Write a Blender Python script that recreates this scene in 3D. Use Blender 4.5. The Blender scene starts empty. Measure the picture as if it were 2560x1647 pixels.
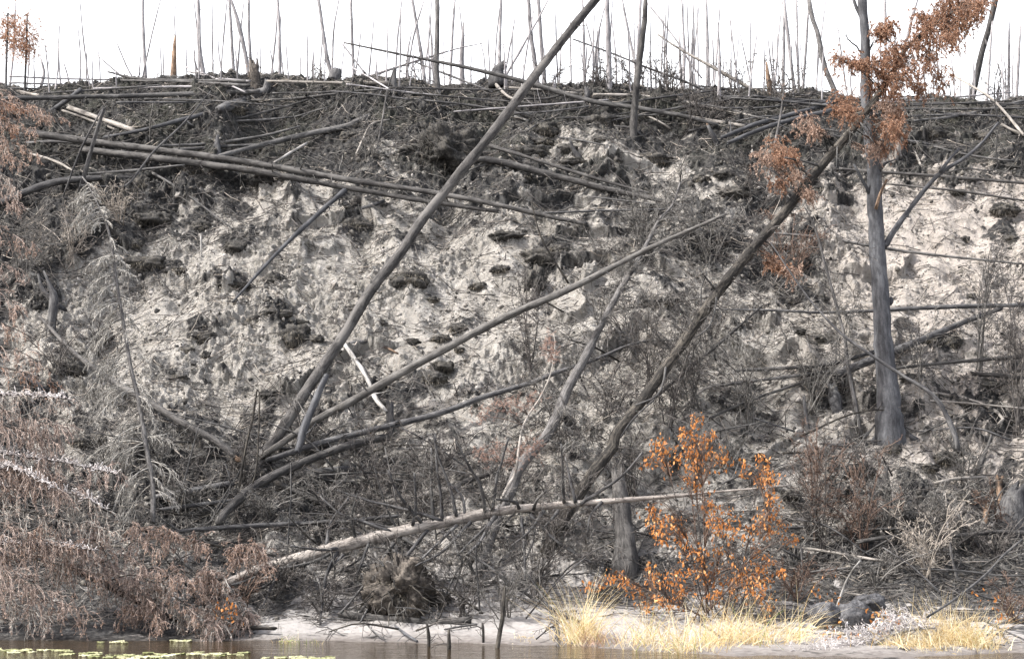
import bpy, math
import numpy as np
from math import radians, sin, cos, tan, pi

# ------------------------------------------------------------------ camera, sky, sun, exposure
scene = bpy.context.scene
CAMZ, PITCH, TH = 1.6, radians(5.0), 0.2333
cam_data = bpy.data.cameras.new("camera")
cam = bpy.data.objects.new("camera", cam_data)
scene.collection.objects.link(cam)
cam.location = (0, 0, CAMZ)
cam.rotation_euler = (pi / 2 + PITCH, 0, 0)
cam_data.sensor_fit = 'HORIZONTAL'
cam_data.sensor_width = 36
cam_data.lens = 18 / TH
cam_data.clip_start = 0.1
cam_data.clip_end = 3000
scene.camera = cam

SUN_DIR = np.array((-0.62, -0.24, 0.76)); SUN_DIR /= np.linalg.norm(SUN_DIR)
SUN_EL = math.asin(SUN_DIR[2])
world = bpy.data.worlds.new("World")
scene.world = world
world.use_nodes = True
wn = world.node_tree
sky = wn.nodes.new('ShaderNodeTexSky')
sky.sky_type = 'NISHITA'
sky.sun_disc = False
sky.sun_elevation = SUN_EL
sky.sun_rotation = math.atan2(SUN_DIR[0], SUN_DIR[1])
sky.air_density = 1.0
sky.dust_density = 6.0
sky.ozone_density = 1.0
wbg = wn.nodes['Background']
wbg.inputs['Strength'].default_value = 0.15
# a bright white haze low in the sky, clear air overhead
_tc = wn.nodes.new('ShaderNodeTexCoord'); _sz = wn.nodes.new('ShaderNodeSeparateXYZ')
wn.links.new(_tc.outputs['Generated'], _sz.inputs[0])
_mr = wn.nodes.new('ShaderNodeMapRange'); _mr.interpolation_type = 'SMOOTHSTEP'
_mr.inputs['From Min'].default_value = .16; _mr.inputs['From Max'].default_value = .62
_mr.inputs['To Min'].default_value = 1; _mr.inputs['To Max'].default_value = .12
wn.links.new(_sz.outputs[2], _mr.inputs['Value'])
_mx = wn.nodes.new('ShaderNodeMix'); _mx.data_type = 'RGBA'
wn.links.new(_mr.outputs[0], _mx.inputs[0]); wn.links.new(sky.outputs['Color'], _mx.inputs[6])
_mx.inputs[7].default_value = (8.2, 8.3, 8.6, 1)
wn.links.new(_mx.outputs[2], wbg.inputs['Color'])

sun_data = bpy.data.lights.new("sun", 'SUN')
sun_data.energy = 4.1
sun_data.angle = radians(1.6)
sun_data.color = (1.0, 0.98, 0.95)
sun = bpy.data.objects.new("sun", sun_data)
scene.collection.objects.link(sun)
from mathutils import Vector
sun.rotation_euler = Vector(SUN_DIR).to_track_quat('Z', 'Y').to_euler()
sun.location = (-20, -10, 40)
scene.view_settings.view_transform = 'Standard'
scene.view_settings.look = 'None'
scene.view_settings.gamma = 1
scene.view_settings.exposure = 0.98
scene.cycles.max_bounces = 6
scene.cycles.diffuse_bounces = 3
scene.cycles.transparent_max_bounces = 8

# ------------------------------------------------------------------ photo readings -> rays
KPX = TH / 1280.0
CP, SP = cos(PITCH), sin(PITCH)
def A(x, y): return (x / 2.75, y / 2.75)
def B(x, y): return (850 + x / 2.75, y / 2.75)
def C(x, y): return (1700 + x / 2.75, y / 2.75)
def D(x, y): return (x / 2.75, 540 + y / 2.75)
def E(x, y): return (850 + x / 2.75, 540 + y / 2.75)
def F(x, y): return (1700 + x / 2.75, 540 + y / 2.75)
def G(x, y): return (x / 2.75, 1087 + y / 2.75)
def H(x, y): return (850 + x / 2.75, 1087 + y / 2.75)
def I(x, y): return (1700 + x / 2.75, 1087 + y / 2.75)
def V(x, y): return (x * 1.06934, y * 1.06934)
def Q(x, y): return (520 + x / 3.85, 940 + y / 3.85)

def ray(px, py):
    u = (np.asarray(px, float) - 1280) * KPX
    v = (823.5 - np.asarray(py, float)) * KPX
    return u, CP - v * SP, SP + v * CP
def at_Y(px, py, Y):
    dx, dy, dz = ray(px, py)
    t = Y / dy
    return np.stack([dx * t, np.asarray(Y, float) + 0 * t, CAMZ + dz * t], -1)
def proj(x, y, z):
    z = z - CAMZ
    dep = y * CP + z * SP
    return 1280 + x / dep / KPX, 823.5 - (-y * SP + z * CP) / dep / KPX

# ------------------------------------------------------------------ noise
_rs = np.random.RandomState(7)
_perm = _rs.permutation(256).astype(np.int64)
_perm = np.concatenate([_perm, _perm])
_ga = np.linspace(0, 2 * pi, 256, endpoint=False)
_gx, _gy = np.cos(_ga), np.sin(_ga)
def pn(x, y, seed=0):
    x = np.asarray(x, float) + seed * 17.31; y = np.asarray(y, float) + seed * 9.77
    xi = np.floor(x).astype(np.int64); yi = np.floor(y).astype(np.int64)
    fx, fy = x - xi, y - yi
    xi &= 255; yi &= 255
    u = fx * fx * fx * (fx * (fx * 6 - 15) + 10); v = fy * fy * fy * (fy * (fy * 6 - 15) + 10)
    def g(ix, iy, dx, dy):
        h = _perm[(_perm[ix & 255] + iy) & 255]
        return _gx[h] * dx + _gy[h] * dy
    n00 = g(xi, yi, fx, fy); n10 = g(xi + 1, yi, fx - 1, fy)
    n01 = g(xi, yi + 1, fx, fy - 1); n11 = g(xi + 1, yi + 1, fx - 1, fy - 1)
    a = n00 + u * (n10 - n00); b = n01 + u * (n11 - n01)
    return (a + v * (b - a)) * 1.45
def sstep(a, b, x):
    t = np.clip((x - a) / (b - a), 0, 1)
    return t * t * (3 - 2 * t)

# ------------------------------------------------------------------ the hillside as a height function
_cx = np.array([-2500, -400, 0, 280, 340, 600, 900, 1100, 1500, 1700, 2000, 2200, 2560, 3200, 5000], float)
_cy = np.array([230, 232, 232, 224, 207, 205, 210, 217, 224, 236, 250, 260, 257, 265, 280], float)
_cp = at_Y(_cx, _cy, 42.6)
_sx = np.array([-3000, 0, 700, 1200, 1400, 1520, 1750, 2200, 2480, 2700, 5000], float)
_sy = np.array([1598, 1598, 1597, 1606, 1612, 1622, 1639, 1641, 1636, 1628, 1620], float)
_dx, _dy, _dz = ray(_sx, _sy)
_st = -CAMZ / _dz
_sX, _sY = _dx * _st, _dy * _st
_tt = np.linspace(-12, 500, 20000)
_ff = np.interp(_tt, [-12, 0, 1.2, 2.3, 3.6, 11.6, 12.6, 14, 20, 500], [0, 0, .026, .075, .19, .95, .99, 1.0, .985, .9])
_tk = np.linspace(-12, 30, 4201)
_fk = np.interp(_tk, _tt, _ff)
_ker = np.hanning(81); _ker /= _ker.sum()
_fk = np.convolve(np.pad(_fk, 40, mode='edge'), _ker, 'valid')
def fprof(t):
    return np.where(t < 29, np.interp(t, _tk, _fk), np.interp(t, _tt, _ff))
def h_base(x, y):
    t = y - 30
    Hc = np.interp(x, _cp[:, 0], _cp[:, 2])
    ys = np.interp(x, _sX, _sY) + 0.25 * pn(x * 0.9, 3.3) + .1 * pn(x * 3, 8.3)
    return Hc * fprof(t) + np.clip((y - ys) * 0.06, -1.2, 0.12)
def d_low(x, y):
    s = y * 1.3
    t = y - 30
    w = 0.12 + 0.88 * sstep(0.6, 3.5, t)
    w = w * (1 - 0.3 * sstep(11.0, 13.0, t)) * (1 - sstep(20, 40, t))
    # spurs and gullies run down the slope, then lumps
    d = 0.26 * pn(x * 0.55, s * 0.22, 1) + 0.17 * pn(x * 1.05, s * 0.7, 2) + 0.11 * pn(x * 2.1, s * 1.7, 3) + 0.06 * pn(x * 4.2 + .8 * s, s * 2.6, 12)
    q = s * 0.62 + 1.1 * pn(x * 0.5, s * 0.5, 4) + .38 * pn(x * 2.1, s * 2.1, 5) + 0.2 * x * 0.3
    fr = q - np.floor(q)
    led = np.where(fr < 0.05, fr / 0.05, ((1 - fr) / 0.95) ** 1.6)
    lm = sstep(-.05, .35, pn(x * 0.45, s * 0.55, 6)) * sstep(3.5, 5, t) * (1 - sstep(10, 12, t))
    return w * d + led * 0.24 * lm
def d_high(x, y):
    s = y * 1.3
    t = y - 30
    w = 0.05 + 0.95 * sstep(0.3, 3.2, t)
    w = w * (1 - 0.9 * sstep(13, 16, t))
    rough = 0.22 + 0.78 * sstep(-.2, .38, pn(x * 0.6, s * 0.5, 7))
    n1 = np.abs(pn(x * 4.6, s * 5.2, 8)); n2 = np.abs(pn(x * 9.7, s * 11, 9))
    n3 = np.abs(pn(x * 19, s * 21, 10)); n4 = pn(x * 38, s * 40, 11)
    clod = np.clip(pn(x * 6.3, s * 6.8, 21) - .12, 0, 1) ** .7
    clod2 = np.clip(pn(x * 14.3, s * 15, 22) - .12, 0, 1) ** .7
    return w * rough * (0.10 * n1 + 0.07 * n2 + 0.04 * n3 + 0.014 * n4 + .10 * clod + .05 * clod2) - w * .03
def h_ground(x, y):
    x = np.asarray(x, float); y = np.asarray(y, float)
    return h_base(x, y) + d_low(x, y) * 1.25
def hit(px, py, lift=0.0):
    """where the ray of a photo reading meets the hillside (raised by lift)"""
    px, py = float(px), float(py)
    Ys = np.arange(25.0, 60, 0.04)
    P = at_Y(px, py, Ys)
    d = P[:, 2] - (h_ground(P[:, 0], P[:, 1]) + lift)
    below = np.where(d <= 0)[0]
    if len(below) == 0: return None
    k = below[0]
    if k == 0: return P[0]
    f = d[k - 1] / (d[k - 1] - d[k] + 1e-9)
    return P[k - 1] + (P[k] - P[k - 1]) * f

# ------------------------------------------------------------------ mesh building
col = scene.collection
class MB:
    def __init__(self):
        self.v = []; self.q = []; self.t = []; self.b = []; self.c = []; self.n = 0
    def add(self, v, q=None, t=None, bark=None, tint=None):
        v = np.asarray(v, float).reshape(-1, 3)
        if q is not None and len(q): self.q.append(np.asarray(q, np.int64).reshape(-1, 4) + self.n)
        if t is not None and len(t): self.t.append(np.asarray(t, np.int64).reshape(-1, 3) + self.n)
        self.v.append(v)
        self.b.append(v if bark is None else np.asarray(bark, float).reshape(-1, 3))
        self.c.append(np.full(len(v), .5) if tint is None else np.broadcast_to(np.asarray(tint, float), (len(v),)).copy())
        self.n += len(v)
        return self
    def build(self, name, mat, root, parent=None, smooth=True):
        me = bpy.data.meshes.new(name)
        V_ = np.concatenate(self.v) - np.asarray(root)
        q = np.concatenate(self.q) if self.q else np.zeros((0, 4), np.int64)
        t = np.concatenate(self.t) if self.t else np.zeros((0, 3), np.int64)
        me.vertices.add(len(V_)); me.vertices.foreach_set('co', V_.astype(np.float32).ravel())
        nl = len(q) * 4 + len(t) * 3
        me.loops.add(nl); me.polygons.add(len(q) + len(t))
        me.loops.foreach_set('vertex_index', np.concatenate([q.ravel(), t.ravel()]).astype(np.int32))
        ls = np.concatenate([np.arange(len(q)) * 4, len(q) * 4 + np.arange(len(t)) * 3]).astype(np.int32)
        me.polygons.foreach_set('loop_start', ls)
        me.polygons.foreach_set('use_smooth', np.full(len(q) + len(t), smooth))
        me.update(calc_edges=True)
        at = me.attributes.new('bark', 'FLOAT_VECTOR', 'POINT'); at.data.foreach_set('vector', np.concatenate(self.b).astype(np.float32).ravel())
        at = me.attributes.new('tint', 'FLOAT', 'POINT'); at.data.foreach_set('value', np.concatenate(self.c).astype(np.float32))
        me.materials.append(mat)
        o = bpy.data.objects.new(name, me); col.objects.link(o)
        if parent is None: o.location = root
        else: o.parent = parent
        return o
def norm(v): return v / (np.linalg.norm(v, axis=-1, keepdims=True) + 1e-12)
def tag(o, label=None, cat=None, group=None, kind=None):
    if label: o['label'] = label
    if cat: o['category'] = cat
    if group: o['group'] = group
    if kind: o['kind'] = kind
    return o
def empty(name, loc, label, cat, group=None):
    o = bpy.data.objects.new(name, None); col.objects.link(o)
    o.location = loc; o.empty_display_size = .1
    return tag(o, label, cat, group)

def add_tubes(mb, P, R, S=4, tint=None, rng=None, rough=0.0, close=True):
    """P (N,K,3) centre lines, R (N,K) radii -> closed tubes"""
    P = np.asarray(P, float); R = np.asarray(R, float)
    N, Kp, _ = P.shape
    if N == 0: return
    T = np.empty_like(P)
    T[:, 1:-1] = P[:, 2:] - P[:, :-2]; T[:, 0] = P[:, 1] - P[:, 0]; T[:, -1] = P[:, -1] - P[:, -2]
    T = norm(T)
    D_ = norm(P[:, -1] - P[:, 0])
    ref = np.where(np.abs(D_[:, 1:2]) < .8, np.array([[0., 1, 0]]), np.array([[1., 0, 0]]))
    ref = norm(ref - (ref * D_).sum(-1, keepdims=True) * D_)
    n1 = norm(np.cross(T, ref[:, None, :])); n2 = np.cross(T, n1)
    th = np.arange(S) * 2 * pi / S
    RR = np.repeat(R[:, :, None], S, 2)
    if rough and rng is not None:
        RR = RR * (1 + rough * rng.normal(size=RR.shape))
    v = P[:, :, None, :] + RR[..., None] * (np.cos(th)[None, None, :, None] * n1[:, :, None, :] + np.sin(th)[None, None, :, None] * n2[:, :, None, :])
    seg = np.linalg.norm(np.diff(P, axis=1), axis=-1)
    L = np.concatenate([np.zeros((N, 1)), np.cumsum(seg, 1)], 1)
    off = (np.arange(N) * 3.7)[:, None, None] + P[:, :1, 0:1].reshape(N, 1, 1) * 5.0
    bk = np.stack([np.cos(th)[None, None, :] * R[:, :, None] + off, np.sin(th)[None, None, :] * R[:, :, None] + off * .3,
                   np.repeat(L[:, :, None], S, 2) + off * 0], -1)
    base = (np.arange(N) * Kp * S)[:, None, None]
    k = np.arange(Kp - 1)[None, :, None]; s = np.arange(S)[None, None, :]
    i0 = base + k * S + s; i1 = base + k * S + (s + 1) % S
    q = np.stack([i0, i1, i1 + S, i0 + S], -1).reshape(-1, 4)
    tri = []
    if close and S >= 3:
        c = np.arange(1, S - 1)[None, :]
        b0 = (np.arange(N) * Kp * S)[:, None]
        b1 = b0 + (Kp - 1) * S
        tri = np.concatenate([np.stack([b0 + 0 * c, b0 + c + 1, b0 + c], -1).reshape(-1, 3),
                              np.stack([b1 + 0 * c, b1 + c, b1 + c + 1], -1).reshape(-1, 3)])
    tn = None
    if tint is not None:
        tn = np.repeat(np.broadcast_to(np.asarray(tint, float), (N,)), Kp * S)
    mb.add(v, q, tri, bk, tn)

def crom(P, n):
    P = np.asarray(P, float)
    if len(P) == 2:
        t = np.linspace(0, 1, n)[:, None]
        return P[0] * (1 - t) + P[1] * t
    d = np.concatenate([[0], np.cumsum(np.linalg.norm(np.diff(P[:, :3], axis=0), axis=1))])
    tt = np.linspace(0, d[-1], n)
    X = np.concatenate([[2 * P[0] - P[1]], P, [2 * P[-1] - P[-2]]])
    i = np.clip(np.searchsorted(d, tt, side='right') - 1, 0, len(P) - 2)
    u = ((tt - d[i]) / (d[i + 1] - d[i] + 1e-9))[:, None]
    p0, p1, p2, p3 = X[i], X[i + 1], X[i + 2], X[i + 3]
    return .5 * (2 * p1 + (p2 - p0) * u + (2 * p0 - 5 * p1 + 4 * p2 - p3) * u ** 2 + (3 * p1 - p0 - 3 * p2 + p3) * u ** 3)

def spawn(P, R, n, rng, ang=(.4, 1.1), lenr=(.3, .6), labs=None, bias=(0, 0, 0), droop=0., wig=.12, K=5, rr=.5, rabs=None, t0=.15, t1=1., tip=.3, taper=.5):
    """children polylines growing from parent polylines"""
    N, Kp, _ = P.shape
    idx = np.repeat(np.arange(N), n); M = len(idx)
    if M == 0: return np.zeros((0, K, 3)), np.zeros((0, K))
    t = rng.uniform(t0, t1, M); f = t * (Kp - 1); i0 = np.minimum(f.astype(int), Kp - 2); fr = (f - i0)[:, None]
    p = P[idx, i0] * (1 - fr) + P[idx, i0 + 1] * fr
    tg = norm(P[idx, i0 + 1] - P[idx, i0])
    rv = rng.normal(size=(M, 3)); pe = norm(rv - (rv * tg).sum(-1, keepdims=True) * tg)
    a = rng.uniform(ang[0], ang[1], M)[:, None]
    d = norm(np.cos(a) * tg + np.sin(a) * pe + np.asarray(bias))
    pl = np.linalg.norm(np.diff(P, axis=1), axis=-1).sum(1)[idx]
    L = (pl * rng.uniform(lenr[0], lenr[1], M) if labs is None else rng.uniform(labs[0], labs[1], M)) * (1 - taper * t)
    out = np.empty((M, K, 3)); out[:, 0] = p
    for k in range(1, K):
        d = norm(d + wig * rng.normal(size=(M, 3)) + np.array([0, 0, -droop]))
        out[:, k] = out[:, k - 1] + d * (L / (K - 1))[:, None]
    rp = (R[idx, i0] * (1 - fr[:, 0]) + R[idx, i0 + 1] * fr[:, 0]) * rr
    if rabs is not None: rp = np.minimum(rp, rng.uniform(rabs[0], rabs[1], M)) if rr else rng.uniform(rabs[0], rabs[1], M)
    RO = rp[:, None] * np.linspace(1, tip, K)[None, :]
    return out, RO

def add_diamonds(mb, p, d, L, W, rng, tint=None):
    """flat blades: base, two mid points, tip"""
    M = len(p)
    if M == 0: return
    d = norm(d); rv = rng.normal(size=(M, 3)); s = norm(np.cross(d, rv)); nn = np.cross(s, d)
    L = np.broadcast_to(L, (M,))[:, None]; W = np.broadcast_to(W, (M,))[:, None]
    m = p + d * L * .45 + nn * L * rng.uniform(-.12, .12, (M, 1))
    v = np.stack([p, m + s * W * .5, p + d * L, m - s * W * .5], 1)
    q = (np.arange(M) * 4)[:, None] + np.arange(4)[None]
    tn = np.repeat(rng.uniform(0, 1, M) if tint is None else np.broadcast_to(tint, (M,)), 4)
    mb.add(v, q, None, None, tn)
def along(P, per, rng, t0=0., t1=1.):
    N, Kp, _ = P.shape
    idx = np.repeat(np.arange(N), per); M = len(idx)
    f = rng.uniform(t0, t1, M) * (Kp - 1); i0 = np.minimum(f.astype(int), Kp - 2); fr = (f - i0)[:, None]
    return P[idx, i0] * (1 - fr) + P[idx, i0 + 1] * fr, norm(P[idx, i0 + 1] - P[idx, i0]), idx
def add_needles(mb, P, per, rng, L=(.03, .06), W=(.006, .012), droop=.5, spread=.8, follow=.6):
    p, tg, idx = along(P, per, rng)
    M = len(p)
    d = follow * tg + spread * rng.normal(size=(M, 3)) * .6 + np.array([0, 0, -droop])
    add_diamonds(mb, p, d, rng.uniform(*L, M), rng.uniform(*W, M), rng)
def add_strips(mb, P, W, rng, tint=None, yaw=None):
    """grass blades: P (N,K,3), W (N,) root width, tapering to a point"""
    N, Kp, _ = P.shape
    T = norm(P[:, -1] - P[:, 0])
    s = norm(np.cross(T, rng.normal(size=(N, 3))))
    w = np.asarray(W)[:, None] * np.linspace(1, .12, Kp)[None]
    v = np.stack([P - s[:, None] * w[..., None] * .5, P + s[:, None] * w[..., None] * .5], 2)
    base = (np.arange(N) * Kp * 2)[:, None] + (np.arange(Kp - 1) * 2)[None]
    q = np.stack([base, base + 1, base + 3, base + 2], -1).reshape(-1, 4)
    tn = np.repeat(rng.uniform(0, 1, N) if tint is None else np.broadcast_to(tint, (N,)), Kp * 2)
    mb.add(v, q, None, None, tn)

# ------------------------------------------------------------------ materials
def new_mat(name):
    m = bpy.data.materials.new(name); m.use_nodes = True
    nt = m.node_tree
    return m, nt, nt.nodes['Principled BSDF']
def ramp(nt, fac, stops):
    r = nt.nodes.new('ShaderNodeValToRGB')
    el = r.color_ramp.elements
    el[0].position, el[0].color = stops[0][0], (*stops[0][1], 1)
    el[1].position, el[1].color = stops[-1][0], (*stops[-1][1], 1)
    for p, c in stops[1:-1]:
        e = el.new(p); e.color = (*c, 1)
    nt.links.new(fac, r.inputs['Fac'])
    return r.outputs['Color']
def noise(nt, vec, scale, detail=4, rough=.6, stretch=None):
    if stretch:
        mp = nt.nodes.new('ShaderNodeMapping'); mp.inputs['Scale'].default_value = stretch
        nt.links.new(vec, mp.inputs['Vector']); vec = mp.outputs['Vector']
    n = nt.nodes.new('ShaderNodeTexNoise'); n.inputs['Scale'].default_value = scale
    n.inputs['Detail'].default_value = detail; n.inputs['Roughness'].default_value = rough
    nt.links.new(vec, n.inputs['Vector'])
    return n.outputs['Fac']
def attr(nt, name, out='Fac'):
    a = nt.nodes.new('ShaderNodeAttribute'); a.attribute_name = name
    return a.outputs[out]
def math_(nt, op, a, b=None, c=None, clamp=False):
    m = nt.nodes.new('ShaderNodeMath'); m.operation = op; m.use_clamp = clamp
    for i, x in enumerate((a, b, c)):
        if x is None: continue
        if isinstance(x, (int, float)): m.inputs[i].default_value = x
        else: nt.links.new(x, m.inputs[i])
    return m.outputs[0]
def mixc(nt, fac, a, b, mode='MIX'):
    m = nt.nodes.new('ShaderNodeMix'); m.data_type = 'RGBA'; m.blend_type = mode
    for i, x in ((0, fac), (6, a), (7, b)):
        if isinstance(x, (int, float)): m.inputs[i].default_value = x
        elif isinstance(x, tuple): m.inputs[i].default_value = (*x, 1)
        else: nt.links.new(x, m.inputs[i])
    return m.outputs[2]
def bump(nt, h, strength, dist, bs):
    b = nt.nodes.new('ShaderNodeBump'); b.inputs['Strength'].default_value = strength; b.inputs['Distance'].default_value = dist
    nt.links.new(h, b.inputs['Height']); nt.links.new(b.outputs['Normal'], bs.inputs['Normal'])

def mat_bark(name, dark, mid, light, scale=26, patch=None, bmp=.6, rough=.85, rings=False, st=.22):
    m, nt, bs = new_mat(name)
    vec = attr(nt, 'bark', 'Vector')
    n1 = noise(nt, vec, scale, 5, .65, (1, 1, st))
    n2 = noise(nt, vec, 5, 4, .6, (1, 1, .5))
    n3 = noise(nt, vec, 90, 3, .6, (1, 1, .5))
    s = math_(nt, 'ADD', math_(nt, 'MULTIPLY', n1, .5), math_(nt, 'ADD', math_(nt, 'MULTIPLY', n2, .35), math_(nt, 'MULTIPLY', n3, .2)))
    c = ramp(nt, s, [(.41, dark), (.515, mid), (.61, light)])
    if rings:
        n5 = noise(nt, vec, 7, 2, .5, (.25, .25, 1.6))
        c = mixc(nt, ramp(nt, n5, [(.60, (0, 0, 0)), (.66, (.7, .7, .7))]), c, dark)
    if patch:
        n4 = noise(nt, vec, 3.2, 5, .65, (1, 1, .45))
        c = mixc(nt, ramp(nt, n4, [(.53, (0, 0, 0)), (.60, (.85, .85, .85))]), c, patch)
    ti = attr(nt, 'tint')
    k = math_(nt, 'MULTIPLY_ADD', ti, .9, .55)
    c = mixc(nt, 1.0, c, k, 'MULTIPLY')
    nt.links.new(c, bs.inputs['Base Color'])
    bs.inputs['Roughness'].default_value = rough
    bs.inputs['Specular IOR Level'].default_value = .3
    bump(nt, s, bmp, .02, bs)
    return m
def mat_twig(name, c0, c1, rough=.8):
    m, nt, bs = new_mat(name)
    c = mixc(nt, attr(nt, 'tint'), c0, c1)
    n = noise(nt, attr(nt, 'bark', 'Vector'), 14, 3)
    c = mixc(nt, 1.0, c, ramp(nt, n, [(.3, (.6, .6, .6)), (.7, (1.25, 1.25, 1.25))]), 'MULTIPLY')
    nt.links.new(c, bs.inputs['Base Color'])
    bs.inputs['Roughness'].default_value = rough
    bs.inputs['Specular IOR Level'].default_value = .25
    return m
def mat_leaf(name, stops, transl=.35, rough=.6):
    m, nt, bs = new_mat(name)
    c = ramp(nt, attr(nt, 'tint'), stops)
    nt.links.new(c, bs.inputs['Base Color'])
    bs.inputs['Roughness'].default_value = rough
    bs.inputs['Specular IOR Level'].default_value = .25
    tr = nt.nodes.new('ShaderNodeBsdfTranslucent'); nt.links.new(c, tr.inputs['Color'])
    mx = nt.nodes.new('ShaderNodeMixShader'); mx.inputs[0].default_value = transl
    nt.links.new(bs.outputs[0], mx.inputs[1]); nt.links.new(tr.outputs[0], mx.inputs[2])
    nt.links.new(mx.outputs[0], nt.nodes['Material Output'].inputs['Surface'])
    return m
M = {}
M['char'] = mat_bark('charred bark', (.020, .020, .022), (.052, .051, .053), (.115, .113, .112))
M['grey'] = mat_bark('grey scorched bark', (.030, .029, .029), (.068, .066, .065), (.13, .126, .122), scale=30, bmp=1., patch=(.022, .022, .023))
M['brown'] = mat_bark('brown scorched bark', (.016, .0155, .0155), (.040, .038, .037), (.082, .078, .075), scale=30, bmp=1., patch=(.105, .10, .095))
M['blue'] = mat_bark('slate grey bark', (.027, .028, .031), (.056, .057, .062), (.10, .102, .108), scale=18)
M['flaky'] = mat_bark('flaky dark bark', (.008, .0075, .007), (.021, .019, .017), (.085, .076, .064), scale=30, bmp=1.)
M['pale'] = mat_bark('pale dead wood', (.10, .092, .083), (.20, .185, .168), (.32, .295, .27), scale=26, bmp=1.)
M['birch'] = mat_bark('pale trunk bark', (.07, .062, .056), (.19, .172, .158), (.31, .285, .26), scale=30, rings=True, bmp=1.)
M['white'] = mat_bark('bleached wood', (.10, .097, .093), (.24, .232, .222), (.38, .37, .355), scale=26, patch=(.06, .056, .05), bmp=1.)
M['torn'] = mat_bark('torn raw wood', (.05, .038, .03), (.15, .10, .068), (.31, .215, .15), scale=30, patch=(.035, .03, .028))
M['scraped'] = mat_bark('scraped grey and raw bark', (.034, .032, .029), (.080, .076, .072), (.145, .14, .132), scale=22)
M['lichen'] = mat_bark('lichened grey bark', (.042, .040, .040), (.095, .091, .089), (.18, .172, .168), scale=40, bmp=1.)
M['twig_dark'] = mat_twig('dark twigs', (.036, .033, .032), (.14, .128, .12))
M['twig_grey'] = mat_twig('grey twigs', (.06, .057, .054), (.21, .20, .187))
M['twig_wan'] = mat_twig('wan grey twigs', (.20, .19, .175), (.44, .42, .385))
M['twig_pale'] = mat_twig('pale twigs', (.22, .195, .165), (.46, .41, .36))
M['twig_red'] = mat_twig('reddish twigs', (.065, .042, .034), (.20, .14, .11))
M['pole'] = mat_bark('grey standing poles', (.12, .115, .12), (.22, .21, .215), (.34, .325, .33), scale=20)  # bark colour raised to paint in the bright sky's glare around crest poles
M['frost'] = mat_twig('white lichen', (.28, .255, .25), (.60, .57, .565))
M['twig_rosy'] = mat_twig('rosy dry twigs', (.15, .115, .10), (.38, .31, .275))
M['frost_dim'] = mat_twig('greyish lichen', (.27, .245, .24), (.66, .63, .63))
M['needle'] = mat_leaf('rust needles', [(0, (.15, .078, .05)), (.5, (.36, .195, .12)), (1, (.56, .37, .26))], .4)
M['needle_dull'] = mat_leaf('dull brown needles', [(0, (.19, .14, .118)), (.5, (.42, .32, .272)), (1, (.62, .515, .455))], .4)
M['needle_tan'] = mat_leaf('tan needles', [(0, (.20, .13, .095)), (.5, (.43, .295, .225)), (1, (.62, .48, .395))], .35)
M['needle_pink'] = mat_leaf('pinkish dry needles', [(0, (.22, .13, .10)), (1, (.48, .33, .27))], .3)
M['leaf'] = mat_leaf('orange leaves', [(0, (.15, .065, .028)), (.4, (.47, .185, .052)), (.75, (.64, .28, .09)), (1, (.70, .42, .19))], .4, .45)
M['straw'] = mat_leaf('straw grass', [(0, (.44, .30, .13)), (.45, (.72, .58, .33)), (1, (.90, .83, .62))], .45)
M['green'] = mat_leaf('green grass', [(0, (.20, .27, .07)), (1, (.46, .50, .16))], .45)
M['moss'] = mat_leaf('burnt moss', [(0, (.014, .014, .013)), (.6, (.042, .040, .036)), (1, (.11, .10, .082))], .1, .9)
M['rock'] = mat_bark('charred round log', (.022, .022, .024), (.058, .058, .062), (.12, .12, .126), scale=30, bmp=1., st=1.)
M['earth'] = mat_bark('rooty earth', (.022, .019, .017), (.065, .056, .048), (.15, .13, .11), scale=22, bmp=1., st=1.)
M['clump'] = mat_bark('burnt turf', (.010, .010, .010), (.036, .034, .032), (.09, .083, .072), scale=26, bmp=1., st=1.)
# ------------------------------------------------------------------ the burnt hillside
_gx_ = np.array([0, 300, 600, 900, 1200, 1500, 1800, 2100, 2394]) * 1.06934
_gy_ = np.array([200, 300, 380, 450, 550, 650, 750, 850, 950, 1050, 1150, 1250, 1350, 1450, 1520]) * 1.06934
_gm = np.array([
    [.90, .90, .90, .90, .90, .90, .90, .90, .90],
    [.88, .85, .88, .92, .92, .88, .90, .90, .88],
    [.88, .86, .82, .82, .80, .68, .78, .78, .72],
    [.90, .80, .66, .58, .64, .54, .62, .36, .30],
    [.80, .54, .36, .34, .40, .54, .60, .18, .16],
    [.70, .22, .28, .16, .15, .40, .50, .12, .16],
    [.45, .20, .30, .18, .18, .30, .36, .14, .14],
    [.42, .26, .26, .32, .16, .30, .32, .28, .28],
    [.45, .45, .38, .42, .28, .30, .34, .50, .55],
    [.55, .60, .58, .50, .38, .32, .36, .30, .50],
    [.62, .70, .62, .52, .40, .38, .44, .50, .58],
    [.62, .62, .58, .42, .24, .32, .44, .58, .62],
    [.72, .70, .56, .22, .12, .22, .54, .60, .62],
    [.85, .85, .52, .06, .03, .08, .50, .55, .55],
    [.85, .85, .30, .0, .0, .03, .20, .40, .30]])
def gridval(px, py):
    fx = np.interp(px, _gx_, np.arange(9)); fy = np.interp(py, _gy_, np.arange(15))
    i = np.minimum(fx.astype(int), 7); j = np.minimum(fy.astype(int), 13)
    a = fx - i; b = fy - j
    return (_gm[j, i] * (1 - a) + _gm[j, i + 1] * a) * (1 - b) + (_gm[j + 1, i] * (1 - a) + _gm[j + 1, i + 1] * a) * b
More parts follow.
